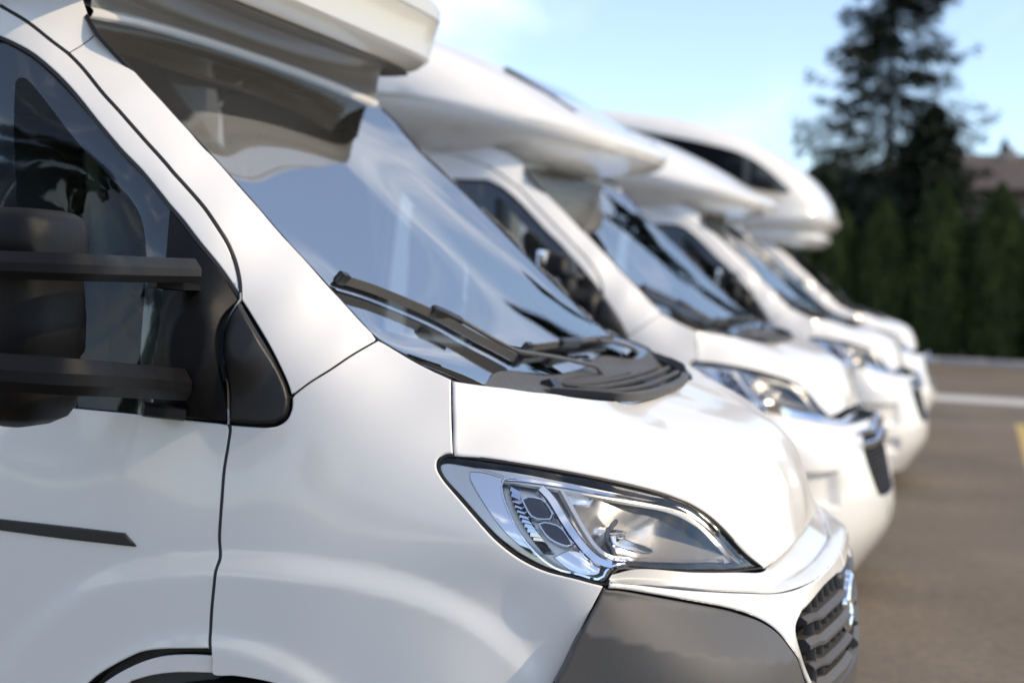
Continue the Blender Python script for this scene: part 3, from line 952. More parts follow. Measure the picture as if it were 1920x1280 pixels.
def build_front_grey(root):
    """van with grey corner guards, dark grille"""
    lip = BP.uv(LIP)
    lip = catmull(lip, 4)
    c0 = BP.uv(bp_front(0, .842))[0]; c1 = BP.uv(bp_front(-.06, .842))[0]
    gt = line(BP, [(1570, 1076), (1540, 1106), (1505, 1146)])
    gl = line(BP, GR_LEFT)
    gd = line(BP, GUARD_TOP)
    low = [BP.uv(bp_front(-.34, .60))[0], BP.uv(bp_front(-.40, .60))[0]]
    face = np.vstack([lip, [c0], line(BP, D([tuple(c0), tuple(c1), tuple(gt[0])]))[1:], gt[1:], gl[1:], low, gd[::-1]])
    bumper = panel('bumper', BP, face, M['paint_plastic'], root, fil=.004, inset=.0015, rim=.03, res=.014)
    # the other half stays the same part of the bumper: join into one mesh
    me2 = mirrored(bumper.data)
    # ledge on top
    R0 = np.array([q(1147, 1077, -.945), q(1190, 1067, -.915), q(1300, 1073, -.762), q(1380, 1073, -.615), q(1432, 1071, -.468), (-.088, -.36, .905), (-.078, -.20, .905), (-.072, -.1, .905), (-.070, 0, .905)])
    R2 = np.array([q(1143, 1091, -.950), q(1190, 1094, -.91), q(1330, 1106, -.745), q(1400, 1109, -.645), q(1455, 1110, -.555), (.010, -.40, .88), (.028, -.2, .88), (.032, -.1, .88), (.034, 0, .88)])
    R1 = R0 * .35 + R2 * .65
    R1[5:] = [(-.030, -.345, .885), (-.009, -.2, .886), (-.005, -.1, .886), (-.004, 0, .886)]
    R1[4] = R2[4] * .70 + R0[4] * .30
    Rm = R1.copy() + [-.003, 0, 0]
    Rm[5:] += [-.003, 0, -.009]
    Rm[4] += [-.003, .02, -.006]
    R0[5:] += [0, 0, .004]
    Ra = R0 * .5 + Rm * .5
    R3 = R2 + np.array([.001, 0, -.010]) + np.array([[.002, -.003, 0]])
    R25 = R1 * .15 + R2 * .85 + [0, 0, .001]
    rows = [mirror_rows(catmull(r, 8)) for r in (R0, Ra, Rm, R1, R25, R2 + [-.002, .002, -.0015], R2 + [-.014, .014, -.012])]
    ledge = loft('ledge', rows, M['paint_plastic'], None, angle=38)
    fx = ledge
    bumper.data = merge('bumper', [bumper.data, me2])
    fx.parent = bumper
    # guard
    wf = line(BP, [(1134, 1101), (1120, 1126), (1090, 1186), (1060, 1246), (1040, 1283)])
    g_lo = BP.uv([bp_front(-.41, .60), bp_front(-.41, .30)])
    b_lo = BP.uv([(-.40, -.985, .30), (-.40, -.985, .55)])
    guard = np.vstack([gd, g_lo, [b_lo[0], b_lo[1]], wf[::-1]])
    gp = panel('corner_guard', BP, guard, M['grey'], bumper, off=-.003, fil=.006, inset=.0015, rim=.03, res=.012)
    t = link('corner_guard', mirrored(gp.data), bumper)
    # valance under the grille
    rows = []
    for z, o in ((.635, -.02), (.625, 0), (.45, .0), (.30, -.01), (.26, -.05)):
        rows.append(mirror_rows(np.array([bp_front(y, z) + [o, 0, 0] for y in np.linspace(-.44, 0, 14)])))
    loft('valance', rows, M['grey'], bumper, angle=50, flip=True)
    # ---------- grille -----------------------------------------------------
    rows = []
    for z, o in ((.87, -.02), (.86, -.06), (.76, -.075), (.62, -.06), (.61, -.02)):
        rows.append(mirror_rows(np.array([bp_front(y, z) + [o, 0, 0] for y in np.linspace(-.48, 0, 14)])))
    gr = loft('grille', rows, M['dark'], root, angle=50, flip=True)
    for z, yl, hh in ((.798, -.425, .020), (.745, -.42, .030), (.695, -.40, .020), (.645, -.385, .034)):
        ys = np.r_[yl, yl + .05, np.linspace(yl + .065, -.07, 9)]
        P = np.array([bp_front(y, z) + [-.022, 0, 0] for y in ys])
        P[0, 0] -= .016; P[1, 0] -= .010
        sec = [(-.5, -.45), (.15, -.5), (.5, -.15), (.5, .12), (.2, .5), (-.5, .35)]
        for sgn in (1, -1):
            Q = P * [1, sgn, 1]
            bar('slat', Q if sgn > 0 else Q[::-1], .046, hh, (0, 0, 1), M['grey'], gr, section=sec, angle=25)
    pins = []
    for za, zb in ((.845, .798), (.798, .745), (.745, .695), (.695, .645)):
        for y in np.arange(-.37, -.09, .065):
            for s in (1, -1):
                a, b = bp_front(y, za) + [-.03, 0, 0], bp_front(y, zb) + [-.03, 0, 0]
                pins.append(bar('x', np.array([a, b]) * [1, s, 1], .006, .022, (1, 0, 0), M['grey'], link_it=False))
    link('rib', merge('rib', pins), gr)['kind'] = 'stuff'
    box('badge_mount', (.022, 0, .765), (.06, .19, .165), M['black'], gr, bev=.02, seg=3)
    em = lathe('emblem', [(.0, .058), (.05, .055), (.056, .060), (.066, .064), (.074, .058), (.076, .045), (.076, .03)], (.004, 0, .762), (1, 0, 0), M['trim_chrome'], gr, n=40)
    em.data.materials.append(M['red'])
    for p in em.data.polygons:
        c = p.center
        if math.hypot(c[1], c[2] - .762) < .052: p.material_index = 1
    return bumper

def build_front_white(root):
    """white bumper with chrome chevrons and a black mesh intake"""
    global BP
    keep, BP = BP, BPW
    lip = catmull(BP.uv(WLIP), 4)
    wf = line(BP, [(1134, 1101), (1120, 1126), (1090, 1186), (1060, 1246), (1040, 1283)])
    inn = BP.uv([bp_front(0, .838), bp_front(-.2, .835), bp_front(-.30, .815), bp_front(-.36, .775), bp_front(-.36, .71), bp_front(-.32, .62), bp_front(-.26, .535), bp_front(-.15, .52), bp_front(0, .515)])
    bottom = BP.uv([bp_front(0, .13), bp_front(-.3, .13), bp_front(-.55, .14), bp_front(-.78, .17), bp_front(-.90, .22), (-.42, -.972, .32)])
    face = np.vstack([lip, line(BP, D([tuple(p) for p in inn])), bottom, [BP.uv((-.40, -.985, .55))[0]], wf[::-1]])
    def recess(U):
        # stepped hollows of the lamp pockets
        c = BP.uv((-.11, -.86, .60))[0]
        a = np.maximum(np.abs((U[:, 0] - c[0]) / .20), np.abs((U[:, 1] - c[1]) / .075))
        c2 = BP.uv((-.06, -.76, .37))[0]
        b = np.maximum(np.abs((U[:, 0] - c2[0]) / .12), np.abs((U[:, 1] - c2[1]) / .05))
        return -.045 * sm((1.15 - a) / .35) - .05 * sm((1.15 - b) / .4)
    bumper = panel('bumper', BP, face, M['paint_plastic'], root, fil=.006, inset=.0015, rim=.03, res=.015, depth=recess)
    bumper.data = merge('bumper', [bumper.data, mirrored(bumper.data)])
    R0 = np.array([q(1147, 1077, -.945), q(1190, 1067, -.915), q(1300, 1073, -.762), q(1380, 1073, -.615), q(1432, 1071, -.468), (-.088, -.36, .905), (-.078, -.20, .905), (-.072, -.1, .905), (-.070, 0, .905)])
    R2 = np.array([q(1143, 1091, -.950), q(1190, 1094, -.91), q(1330, 1106, -.745), q(1400, 1109, -.645), q(1455, 1110, -.555), (.010, -.40, .88), (.028, -.2, .88), (.032, -.1, .88), (.034, 0, .88)])
    R2 = np.array([(white_dx(*p), p[1], p[2]) for p in R2])
    rows = [mirror_rows(catmull(r, 8)) for r in (R0, R0 * .4 + R2 * .6, R2, R2 + [-.01, .01, -.02])]
    loft('ledge', rows, M['trim_chrome'], bumper, angle=38)
    # dark mesh intake
    rows = []
    for z, o in ((.86, -.01), (.85, -.03), (.68, -.035), (.51, -.03), (.50, -.01)):
        rows.append(mirror_rows(np.array([bp_front(y, z) + [o, 0, 0] for y in np.linspace(-.42, 0, 14)])))
    gr = loft('grille', rows, M['dark'], root, angle=50, flip=True)
    ml = []
    for z in np.arange(.53, .76, .022):
        P = np.array([bp_front(y, z) + [-.022, 0, 0] for y in np.linspace(-.37, 0, 10)])
        ml.append(bar('x', mirror_rows(P), .012, .006, (0, 0, 1), M['black'], link_it=False))
    link('mesh_bar', merge('mesh_bar', ml), gr)['kind'] = 'stuff'
    # two chrome bars rising into chevrons at the middle
    for z0, dz in ((.835, .05), (.778, .05)):
        P = []
        for y in np.linspace(-.42, 0, 24):
            up_ = dz * sm((.13 - abs(y)) / .13)
            P.append(bp_front(y, z0) + [.010, 0, up_])
        bar('chevron_bar', mirror_rows(np.array(P)), .022, .034, (0, 0, 1), M['trim_chrome'], gr, angle=30)
    BP = keep
    return bumper

FLAT = [(-.5, -.5), (.5, -.5), (.5, .25), (.3, .5), (-.3, .5), (-.5, .25)]
def build_cowl_wipers(root, G):
    n = 60
    a = resample(WS.P(G['botm'], -.004), n=n)
    b = resample(BN.P(G['rr'], -.012), n=n)
    rows = []
    for t, dz in ((0, .0), (.12, -.012), (.35, -.016), (.7, -.050), (.9, -.060), (1, -.045)):
        s = np.clip(np.linspace(0, 1, n) / .25, 0, 1)[:, None]
        rows.append(mirror_rows(a * (1 - t) + b * t + np.array([[0, 0, dz]]) * s))
    cowl = loft('cowl', rows, M['cowl'], root, angle=50)
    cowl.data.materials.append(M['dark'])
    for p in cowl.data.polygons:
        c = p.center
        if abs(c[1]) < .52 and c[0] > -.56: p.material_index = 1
    Z = 1.252
    up = (0, 0, 1)
    def pz(P, z): return catmull(np.array([onZ(x, y, z) for x, y in P]), 5)
    rim = pz([(1036, 733), (1090, 737), (1135, 741), (1170, 744), (1215, 739), (1258, 726), (1282, 712), (1284, 704)], Z)
    bar('louvre', rim, .022, .020, up, M['cowl'], cowl, angle=40)
    for P in ([(1085, 729), (1130, 733), (1165, 731), (1210, 723), (1250, 708), (1270, 697)],
              [(1060, 724), (1100, 727), (1152, 721), (1197, 711), (1232, 700), (1253, 689)],
              [(1030, 719), (1070, 721), (1127, 716), (1177, 706), (1215, 695), (1237, 685)]):
        bar('louvre', pz(P, Z + .003), .0125, .009, up, M['cowl'], cowl, angle=40)
    # flat shelf behind the louvres
    s0 = pz([(1000, 715), (1050, 717), (1115, 712), (1165, 702), (1203, 690), (1226, 680)], Z + .003)
    s1 = pz([(960, 706), (1030, 704), (1080, 699), (1130, 690), (1170, 680), (1200, 671)], Z + .010)
    loft('shelf', [s0 + [0, 0, -.02], s0, s1, s1 + [0, 0, -.03]], M['cowl'], cowl, angle=30, flip=False)
    # small upright fins
    for (x, y, l, h, dx) in ((955, 721, .035, .018, 0), (1033, 729, .05, .026, 0), (1066, 704, .05, .034, 0), (1168, 690, .05, .034, 0)):
        c = onZ(x, y, Z - .002)
        P = [c + [-l * .5, 0, 0], c + [l * .5, 0, 0], c + [l * .1, 0, h], c + [-l * .3, 0, h * .8]]
        loft('fin', [[p + np.array([0, -.03, 0]) for p in P], [p + np.array([0, .03, 0]) for p in P]], M['black'], cowl, close_u=True, caps=True, angle=20)
    # ---------- wipers -----------------------------------------------------
    def wiper(bladeP, holdP, armP, arm2P, k=1.0):
        def on(P, off, n=6):
            U = np.array([WS.hit(*p, off=off) for p in P])
            U = catmull(U, n)
            return WS.P(U, off), WS.nrm(U)
        bl, nn = on(bladeP, .017 * k)
        rub, n2 = on(bladeP, .005 * k)
        w = bar('wiper', bl, .011 * k, .019 * k, nn, M['cowl'], root, section=[(-.5, -.5), (.5, -.5), (.35, -.1), (.12, .5), (-.12, .5), (-.35, -.1)], angle=30)
        bar('wiper_blade', rub, .006 * k, .011 * k, n2, M['rubber'], w)
        h, n3 = on(holdP, .025 * k)
        bar('blade_clip', h, .020 * k, .022 * k, n3, M['black'], w, taper=np.r_[.75, np.ones(len(h) - 2), .6])
        ends, n5 = on([bladeP[0], tuple(np.array(bladeP[0]) * .8 + np.array(bladeP[1]) * .2)], .017 * k)
        bar('blade_end', ends, .016 * k, .026 * k, n5, M['black'], w)
        a_, n4 = on(armP, .028 * k)
        bar('wiper_arm', a_, .011 * k, .008 * k, n4, M['cowl'], w, section=FLAT, angle=20)
        a2 = []
        for (px, py, o) in arm2P:
            a2.append(WS.P([WS.hit(px, py, off=o)], o)[0])
        a2 = catmull(np.array(a2), 6)
        bar('wiper_arm', a2, .020 * k, .009 * k, (.5, 0, .85), M['cowl'], w, section=FLAT, angle=20, taper=np.linspace(.6, 1.2, len(a2)))
    wiper([(634, 519), (700, 541), (785, 576), (830, 597), (885, 628), (935, 654), (966, 671)],
          [(811, 581), (832, 589), (852, 599), (866, 606)],
          [(852, 594), (880, 609), (930, 638), (968, 657), (1006, 664)],
          [(1004, 663, .027), (1050, 671, .027), (1090, 680, .026), (1118, 688, .022), (1128, 700, .012), (1136, 710, .0)])
    wiper([(984, 652), (1030, 647), (1075, 641), (1110, 637), (1150, 634)],
          [(1052, 643), (1070, 642), (1088, 641)],
          [(1080, 641), (1110, 638), (1128, 638)],
          [(1126, 639, .035), (1150, 643, .033), (1180, 650, .03), (1192, 658, .0)], 1.0)

def build_mirror(root, loc_fix=None):
    # long-arm touring mirror
    def ring(px, py, a, b, yc, n=28):
        p = onY(px, py, yc)
        th = np.linspace(0, 2 * np.pi, n, endpoint=False)
        ex = 2 / 3.2
        c, s = np.cos(th), np.sin(th)
        X = p[0] - a + a * np.sign(c) * np.abs(c) ** ex
        Y = yc + b * np.sign(s) * np.abs(s) ** ex
        return np.c_[X, Y, np.full(n, p[2])]
    yc = -1.31
    lev = [(56, 391, .040, .045), (92, 393, .058, .07), (110, 398, .066, .083), (122, 408, .071, .092), (128, 424, .074, .097), (130, 450, .075, .10), (130, 476, .075, .10),
           (122, 484, .070, .095), (122, 530, .070, .095), (126, 600, .072, .097), (124, 660, .071, .096), (116, 672, .069, .093), (114, 735, .069, .093), (110, 764, .067, .088), (100, 784, .058, .074), (76, 796, .040, .050), (46, 800, .02, .02)]
    rows = [ring(px, py, a, b, yc) for px, py, a, b in lev]
    mi = loft('wing_mirror', rows, M['mirror_black'], root, close_u=True, caps=True, angle=48, flip=False)
    # split line of the housing
    lw = [ring(px, py, a + .0012, b + .0012, yc) for px, py, a, b in ((122.5, 486, .070, .095), (122.5, 489, .070, .095))]
    up = (0, 0, 1)
    sec = [(-.5, -.22), (-.34, -.5), (.34, -.5), (.5, -.22), (.5, .10), (.22, .5), (-.22, .5), (-.5, .10)]
    A = np.array([onY(356, 507, -1.045), onY(300, 506, -1.15), onY(230, 504, -1.28), onY(150, 501, -1.405), onY(60, 498, -1.44), onY(-80, 493, -1.46)])
    bar('mirror_arm', catmull(A, 6), .052, .047, up, M['mirror_black'], mi, section=sec, angle=20)
    B = np.array([onY(334, 720, -1.05), onY(290, 717, -1.14), onY(220, 712, -1.28), onY(140, 706, -1.405), onY(60, 700, -1.44), onY(-80, 690, -1.46)])
    bar('mirror_arm', catmull(B, 6), .060, .062, up, M['mirror_black'], mi, section=sec, angle=20)
    # hinge bracket under the upper arm, foot under the lower one
    H = np.array([onY(285, 531, -1.07), onY(325, 536, -1.035), onY(372, 540, -1.0)])
    bar('hinge', catmull(H, 4), .06, .018, up, M['mirror_black'], mi, taper=[.8, .9, .95, 1, 1, .95, .9, .8, .7])
    K = np.array([onY(268, 766, -1.05), onY(300, 770, -1.03), onY(340, 774, -1.0)])
    bar('hinge', catmull(K, 4), .07, .026, up, M['mirror_black'], mi)
    # seam ring and small repeater lamp in the housing
    loft('split_line', lw, M['rubber'], mi, close_u=True, angle=60)
    rp = onY(118, 700, yc)
    box('repeater', (rp[0] - .004, yc - .02, rp[2]), (.012, .07, .022), M['orange'], mi, bev=.004)
    # the looking glass, on the rear face
    p = onY(90, 580, yc)
    box('mirror_glass', (p[0] - .138, yc, p[2]), (.012, .17, .30), M['chrome'], mi, bev=.004)
    both_all(mi)
    return mi

def both_all(o):
    t = link(o.name.split('.')[0], mirrored(o.data), o.parent)
    for c in list(o.children):
        link(c.name.split('.')[0], mirrored(c.data), t)
    return t

def build_small_mirror(root):
    """ordinary mirror: capped head on a short stem"""
    yc = -1.17
    def P(px, py):   # surveyed on the second van, moved back to the van's own origin
        return onY(px, py, yc + T2[1]) - np.array([T2[0], T2[1], 0])
    lev = [(1075, 474, .03, .04), (1094, 480, .05, .07), (1099, 492, .06, .09), (1101, 508, .065, .10), (1102, 511, .066, .10), (1112, 513, .072, .11), (1113, 521, .072, .11), (1101, 524, .062, .095),
           (1099, 545, .06, .09), (1097, 566, .055, .085), (1090, 572, .04, .06)]
    rows = []
    th = np.linspace(0, 2 * np.pi, 24, endpoint=False)
    for px, py, a, b in lev:
        p = P(px, py)
        c, s = np.cos(th), np.sin(th)
        rows.append(np.c_[p[0] - a + a * np.sign(c) * np.abs(c) ** .65, yc + b * np.sign(s) * np.abs(s) ** .65, np.full(24, p[2])])
    mi = loft('wing_mirror', rows, M['mirror_black'], root, close_u=True, caps=True, angle=60)
    p = P(1090, 530)
    bar('mirror_arm', [p + [-.04, 0, -.02], (p[0] - .02, -1.05, p[2] - .05), (p[0] + .02, -.99, p[2] - .07)], .06, .06, (0, 0, 1), M['mirror_black'], mi)
    box('mirror_glass', (p[0] - .125, yc, p[2] + .02), (.01, .15, .24), M['chrome'], mi, bev=.004)
    both_all(mi)

CURT_Y = onX(212, 400, -2.2)[1]
def build_interior(root):
    # dashboard
    ys = np.linspace(-.80, .80, 21)
    xs0 = -.70 - .10 * (np.abs(ys) / .8) ** 2.2
    rows = []
    for dx, z in ((0.0, 1.245), (-.12, 1.262), (-.30, 1.268), (-.46, 1.255), (-.54, 1.20), (-.55, 1.05), (-.50, .75)):
        rows.append(np.c_[xs0 + dx, ys, np.full(21, z)])
    dash = loft('dashboard', rows, M['dash'], root, angle=45)
    # steering wheel
    c = onY(205, 486, .36)
    th = np.linspace(0, 2 * np.pi, 41)[:-1]
    ax = np.array([-.78, 0, .62])
    e1 = np.array([0, 1., 0]); e2 = np.cross(ax, e1)
    c = np.array([c[0], .36, c[2] - .12])
    ringp = c + .19 * (np.outer(np.cos(th), e1) + np.outer(np.sin(th), e2))
    sw = bar('steering_wheel', ringp, .032, .032, ax, M['black'], root, closed=True, section=[(math.cos(a) * .5, math.sin(a) * .5) for a in np.linspace(0, 2 * math.pi, 9)[:-1]])
    for a in (0, math.pi, math.pi * 1.5):
        bar('spoke', [c, c + .18 * (math.cos(a) * e1 + math.sin(a) * e2)], .04, .02, ax, M['black'], sw)
    lathe('hub', [(0, .03), (.06, .025), (.075, 0), (.05, -.04), (.04, -.2)], c, ax, M['black'], sw, n=20)
    # seats
    for sgn in (-1, 1):
        y0 = .47 * sgn
        h = onY(98, 345, -.47)
        hx, hz = h[0], h[2]
        st = box('seat', (hx - .02, y0, hz - .52), (.16, .50, .74), M['seat'], root, bev=.07, seg=4, rot=Matrix.Rotation(rad(-10), 3, 'Y'))
        box('head_rest', (hx - .08, y0, hz - .02), (.12, .27, .24), M['seat'], st, bev=.055, seg=4, rot=Matrix.Rotation(rad(-8), 3, 'Y'))
        box('seat_base', (hx + .24, y0, hz - .92), (.52, .52, .18), M['seat'], st, bev=.06, seg=4)
    # pleated divider drawn across behind the seats, a gathered curtain at its side
    zs = np.arange(.95, 2.06, .022)
    bl = []
    for i, z in enumerate(zs):
        o = .014 if i % 2 else 0
        w_ = np.interp(z, [1.2, 2.05], [.93, .80])
        bl.append([(-2.29 + o, y, z) for y in np.linspace(-w_, w_, 10)])
    loft('blind', bl, M['blind'], root, angle=15)
    ysn = np.linspace(-.14, .14, 46)
    rows = []
    for z in np.linspace(1.02, 1.98, 16):
        sq = 1 - .5 * sm(1 - abs((z - 1.52) / .34))
        rows.append(np.c_[-2.20 + .020 * np.sin(ysn * 150), CURT_Y + ysn * sq, np.full(46, z)])
    loft('curtain', rows, M['curtain'], root, angle=80)
    box('partition', (-2.322, 0, 1.42), (.02, 2.16, 1.72), M['dash'], root, bev=.005)
    rows = [[(x, y, z - .02 * abs(y)) for y in np.linspace(-.74, .74, 12)] for x, z in ((-1.72, 2.02), (-1.95, 2.09), (-2.3, 2.13))]
    loft('headliner', rows, M['headliner'], root, angle=60)
    box('cab_floor', (-1.4, 0, .52), (1.9, 1.9, .06), M['dark'], root, bev=.01)
    box('firewall', (-.62, 0, .80), (.05, 1.6, .7), M['dark'], root, bev=.01)
    for s in (-1, 1):
        box('door_lining', (-1.62, s * .94, .86), (1.05, .05, .66), M['dash'], root, bev=.015)
    # sheet of papers and a tray lying on the dashboard
    box('papers', (-.98, -.45, 1.279), (.22, .30, .012), M['paper'], dash, bev=.002)
    box('tray', (-.92, .12, 1.281), (.20, .34, .02), M['dash'], dash, bev=.006)

def build_wheels(root):
    for y in (-.92, .92):
        for x in (-1.06, -4.7):
            s = 1 if y > 0 else -1
            w = lathe('wheel', [(.20, -.10), (.30, -.105), (.335, -.08), (.34, 0), (.335, .08), (.30, .105), (.20, .10)], (x, y, .34), (0, s, 0), M['tyre'], root, n=40)
            lathe('rim', [(.0, .05), (.05, .06), (.07, .05), (.16, .03), (.19, .085), (.215, .09)], (x, y, .34), (0, s, 0), M['rim'], w, n=30)
    ps = [(-1.06 + .43 * math.cos(a), .34 + .43 * math.sin(a)) for a in np.linspace(rad(-20), rad(200), 24)]
    for s in (-1, 1):
        ln = loft('wheel_housing', [[(x, s * .995, z) for x, z in ps], [(x, s * .62, z) for x, z in ps]], M['dark'], root, angle=60, flip=s > 0)
    box('underbody', (-3.4, 0, .42), (6.2, 1.5, .25), M['dark'], root, bev=.02)

def build_shell(root, levels, m, xb=-2.35, n=4.5, tilt=0, zt=2.3, name='overcab', npts=44):
    """moulded front of the living box: rounded rings stacked upwards"""
    rows = []
    for (z, xf, w) in levels:
        th = np.linspace(-np.pi / 2, np.pi / 2, npts)
        c, s = np.cos(th), np.sin(th)
        x = xb + (xf - xb) * np.abs(c) ** (2 / n)
        y = w * np.sign(s) * np.abs(s) ** (2 / n)
        k = tilt * (1 - sm((z - zt) / .35))
        zz = z + k * np.clip(xf - x, 0, 1.2)
        ring = np.c_[x, y, zz]
        back = np.c_[[xb, xb], [w, -w], [zz[-1], zz[0]]]
        rows.append(np.vstack([ring]))
    return loft(name, rows, m, root, angle=32, flip=False, caps=True)

def build_box(root, ztop, w=1.13, xf=-2.34, xr=-6.9):
    """the living box behind the cab"""
    R = np.array([(-w, .42), (-w - .005, .9), (-w, ztop - .16), (-w + .04, ztop - .05), (-w + .16, ztop), (0, ztop + .03), (w - .16, ztop), (w - .04, ztop - .05), (w, ztop - .16), (w + .005, .9), (w, .42)])
    rows = []
    for x, k in ((xf, .0), (xf - .01, .0), (xr + .1, 0), (xr, .03)):
        rows.append(np.c_[np.full(len(R), x), R[:, 0] * (1 - k), R[:, 1] - k * .5])
    o = loft('living_box', rows, M['shell'], root, close_u=True, caps=True, angle=30)
    for s in (-1, 1):
        box('side_window', (-4.2, s * (w + .006), 1.75), (.95, .03, .55), M['dark_window'], root, bev=.012)
        box('skirt', (-4.4, s * (w - .02), .40), (4.6, .06, .22), M['grey'], root, bev=.01)
    return o

# ================================================================== ground
def asphalt():
    m, n, l, b = nt('asphalt')
    tc = n.new("ShaderNodeTexCoord")
    big = n.new("ShaderNodeTexNoise"); big.inputs["Scale"].default_value = .55; big.inputs["Detail"].default_value = 8; big.inputs["Roughness"].default_value = .62
    fine = n.new("ShaderNodeTexNoise"); fine.inputs["Scale"].default_value = 95; fine.inputs["Detail"].default_value = 3
    vor = n.new("ShaderNodeTexVoronoi"); vor.inputs["Scale"].default_value = 130
    for t in (big, fine, vor):
        l.new(tc.outputs["Object"], t.inputs["Vector"])
    cr = n.new("ShaderNodeValToRGB")
    cr.color_ramp.elements[0].position = .28; cr.color_ramp.elements[0].color = (.110, .084, .059, 1)
    cr.color_ramp.elements[1].position = .72; cr.color_ramp.elements[1].color = (.215, .168, .119, 1)
    l.new(big.outputs["Fac"], cr.inputs["Fac"])
    mx = n.new("ShaderNodeMix"); mx.data_type = 'RGBA'; mx.blend_type = 'MULTIPLY'
    mx.inputs["Factor"].default_value = .75
    cr2 = n.new("ShaderNodeValToRGB")
    cr2.color_ramp.elements[0].position = .25; cr2.color_ramp.elements[0].color = (.35, .35, .35, 1)
    cr2.color_ramp.elements[1].position = .75; cr2.color_ramp.elements[1].color = (1.5, 1.5, 1.45, 1)
    l.new(fine.outputs["Fac"], cr2.inputs["Fac"])
    l.new(cr.outputs["Color"], mx.inputs["A"]); l.new(cr2.outputs["Color"], mx.inputs["B"])
    mid = n.new("ShaderNodeTexNoise"); mid.inputs["Scale"].default_value = 16; mid.inputs["Detail"].default_value = 5; mid.inputs["Roughness"].default_value = .7
    l.new(tc.outputs["Object"], mid.inputs["Vector"])
    mr = n.new("ShaderNodeMapRange"); mr.inputs["From Min"].default_value = .3; mr.inputs["From Max"].default_value = .7
    mr.inputs["To Min"].default_value = .72; mr.inputs["To Max"].default_value = 1.25
    l.new(mid.outputs["Fac"], mr.inputs["Value"])
    m2 = n.new("ShaderNodeMix"); m2.data_type = 'RGBA'; m2.blend_type = 'MULTIPLY'; m2.inputs["Factor"].default_value = 1
    l.new(mx.outputs["Result"], m2.inputs["A"]); l.new(mr.outputs["Result"], m2.inputs["B"])
    l.new(m2.outputs["Result"], b.inputs["Base Color"])
    b.inputs["Roughness"].default_value = .82
    bp = n.new("ShaderNodeBump"); bp.inputs["Strength"].default_value = .8; bp.inputs["Distance"].default_value = .006
    l.new(vor.outputs["Distance"], bp.inputs["Height"]); l.new(bp.outputs["Normal"], b.inputs["Normal"])
    return m
M['asphalt'] = asphalt()
M['line_white'] = mat('road_paint_white', (.52, .49, .45), .7, vary=.25, vscale=30)
M['line_yellow'] = mat('road_paint_yellow', (.46, .33, .10), .75, vary=.2, vscale=30)
M['kerb'] = mat('kerb_concrete', (.36, .34, .33), .8, vary=.15, vscale=6)
M['soil'] = mat('soil', (.05, .042, .03), .95, vary=.3, vscale=3)

def sheet(name, x0, x1, y0, y1, z, m):
    me = mesh_from(name, [(x0, y0, z), (x1, y0, z), (x1, y1, z), (x0, y1, z)], [(0, 1, 2, 3)], m, False)
    o = link(name, me)
    o['kind'] = 'structure'
    return o
sheet('ground', -900, 900, -900, 900, 0, M['asphalt'])
for i in range(9):
    sheet('parking_line', -30 + 0, 14, 17.75, 19.2, .004, M['line_white']) if False else None
sheet('parking_line', -30, 14, 17.9, 19.2, .004, M['line_white'])
sheet('parking_line', .755, .87, 2.0, 14.7, .004, M['line_yellow'])
kb = [-40 + i * 1.0 for i in range(60)]
kp = link('kerb', bpy.data.meshes.new('kerb')); kp['kind'] = 'structure'
kme = box('kerb_stone', (0, 0, 0), (.99, .22, .16), M['kerb'], bev=.02, link_it=False)
for x in kb:
    o = link('kerb_stone', kme, kp, (x, 29.6, .065))
sheet('planting_strip', -40, 20, 29.7, 60, .05, M['soil'])

# ================================================================== motorhomes
T2 = (-.21, 3.84); T3 = (-.19, 8.31); T4 = (-.30, 12.6)
GROUP = 'motorhomes parked side by side'

def copy_tree(o, parent=None, skip=()):
    c = o.copy()
    COL.objects.link(c)
    c.parent = parent
    for ch in list(o.children):
        if ch.name.split('.')[0] not in skip:
            copy_tree(ch, c, skip)
    return c

def common(root):
    R, G = build_cab(root)
    build_cowl_wipers(root, G)
    build_interior(root)
    build_wheels(root)
    return R, G

van1 = thing('motorhome', 'nearest white motorhome, with dark grey bumper corners and long-armed black mirror', 'motorhome', group=GROUP)
R1_, G1_ = common(van1)

van2 = copy_tree(van1)
van2.location = (T2[0] - .02, T2[1] + .03, 0)
van2.rotation_euler = (0, 0, rad(-3.6))
van2['label'] = 'second white motorhome from the front, with chrome bars above its black mesh grille'
# --- first van: its own nose, mirror and overcab
build_front_grey(van1)
build_mirror(van1)
LEV1 = [(2.166, -1.60, .93), (2.168, -1.47, .955), (2.178, -1.44, .968), (2.196, -1.418, .980), (2.206, -1.408, .984), (2.211, -1.409, .983),
        (2.318, -1.376, .985), (2.320, -1.381, .982), (2.325, -1.381, .982), (2.327, -1.374, .986), (2.362, -1.372, .986), (2.385, -1.385, .978), (2.394, -1.43, .955), (2.42, -1.75, .95), (2.62, -2.30, .97)]
ov = build_shell(van1, LEV1, M['nose'], xb=-2.32, n=12)
# concave fairing between roof edge and moulding
L = G1_['lip']
Ly = L[:, 1]
edge = sm((.775 - np.abs(Ly)) / .05)
rows = []
for t in np.linspace(0, 1, 10):
    a = t * math.pi / 2
    x = L[:, 0] - .004 + (-1.465 - L[:, 0]) * (1 - math.cos(a)) * (.35 + .65 * edge)
    z = L[:, 2] + .012 + (2.172 - L[:, 2] - .012) * math.sin(a)
    rows.append(np.c_[x, Ly * (1 - .02 * t), z])
loft('fairing', rows, M['fairing'], ov, angle=60)
yu = np.linspace(-.93, .93, 20)
xe = -1.472 - .05 * (np.abs(yu) / .93) ** 8
loft('underside', [np.c_[np.full(20, -1.80), yu, np.full(20, 2.166)], np.c_[xe - .05, yu, np.full(20, 2.1615)], np.c_[xe, yu, np.full(20, 2.1645)]], M['under'], ov, angle=60)  # darker sheet across the bottom of the moulding
build_box(van1, 2.85)

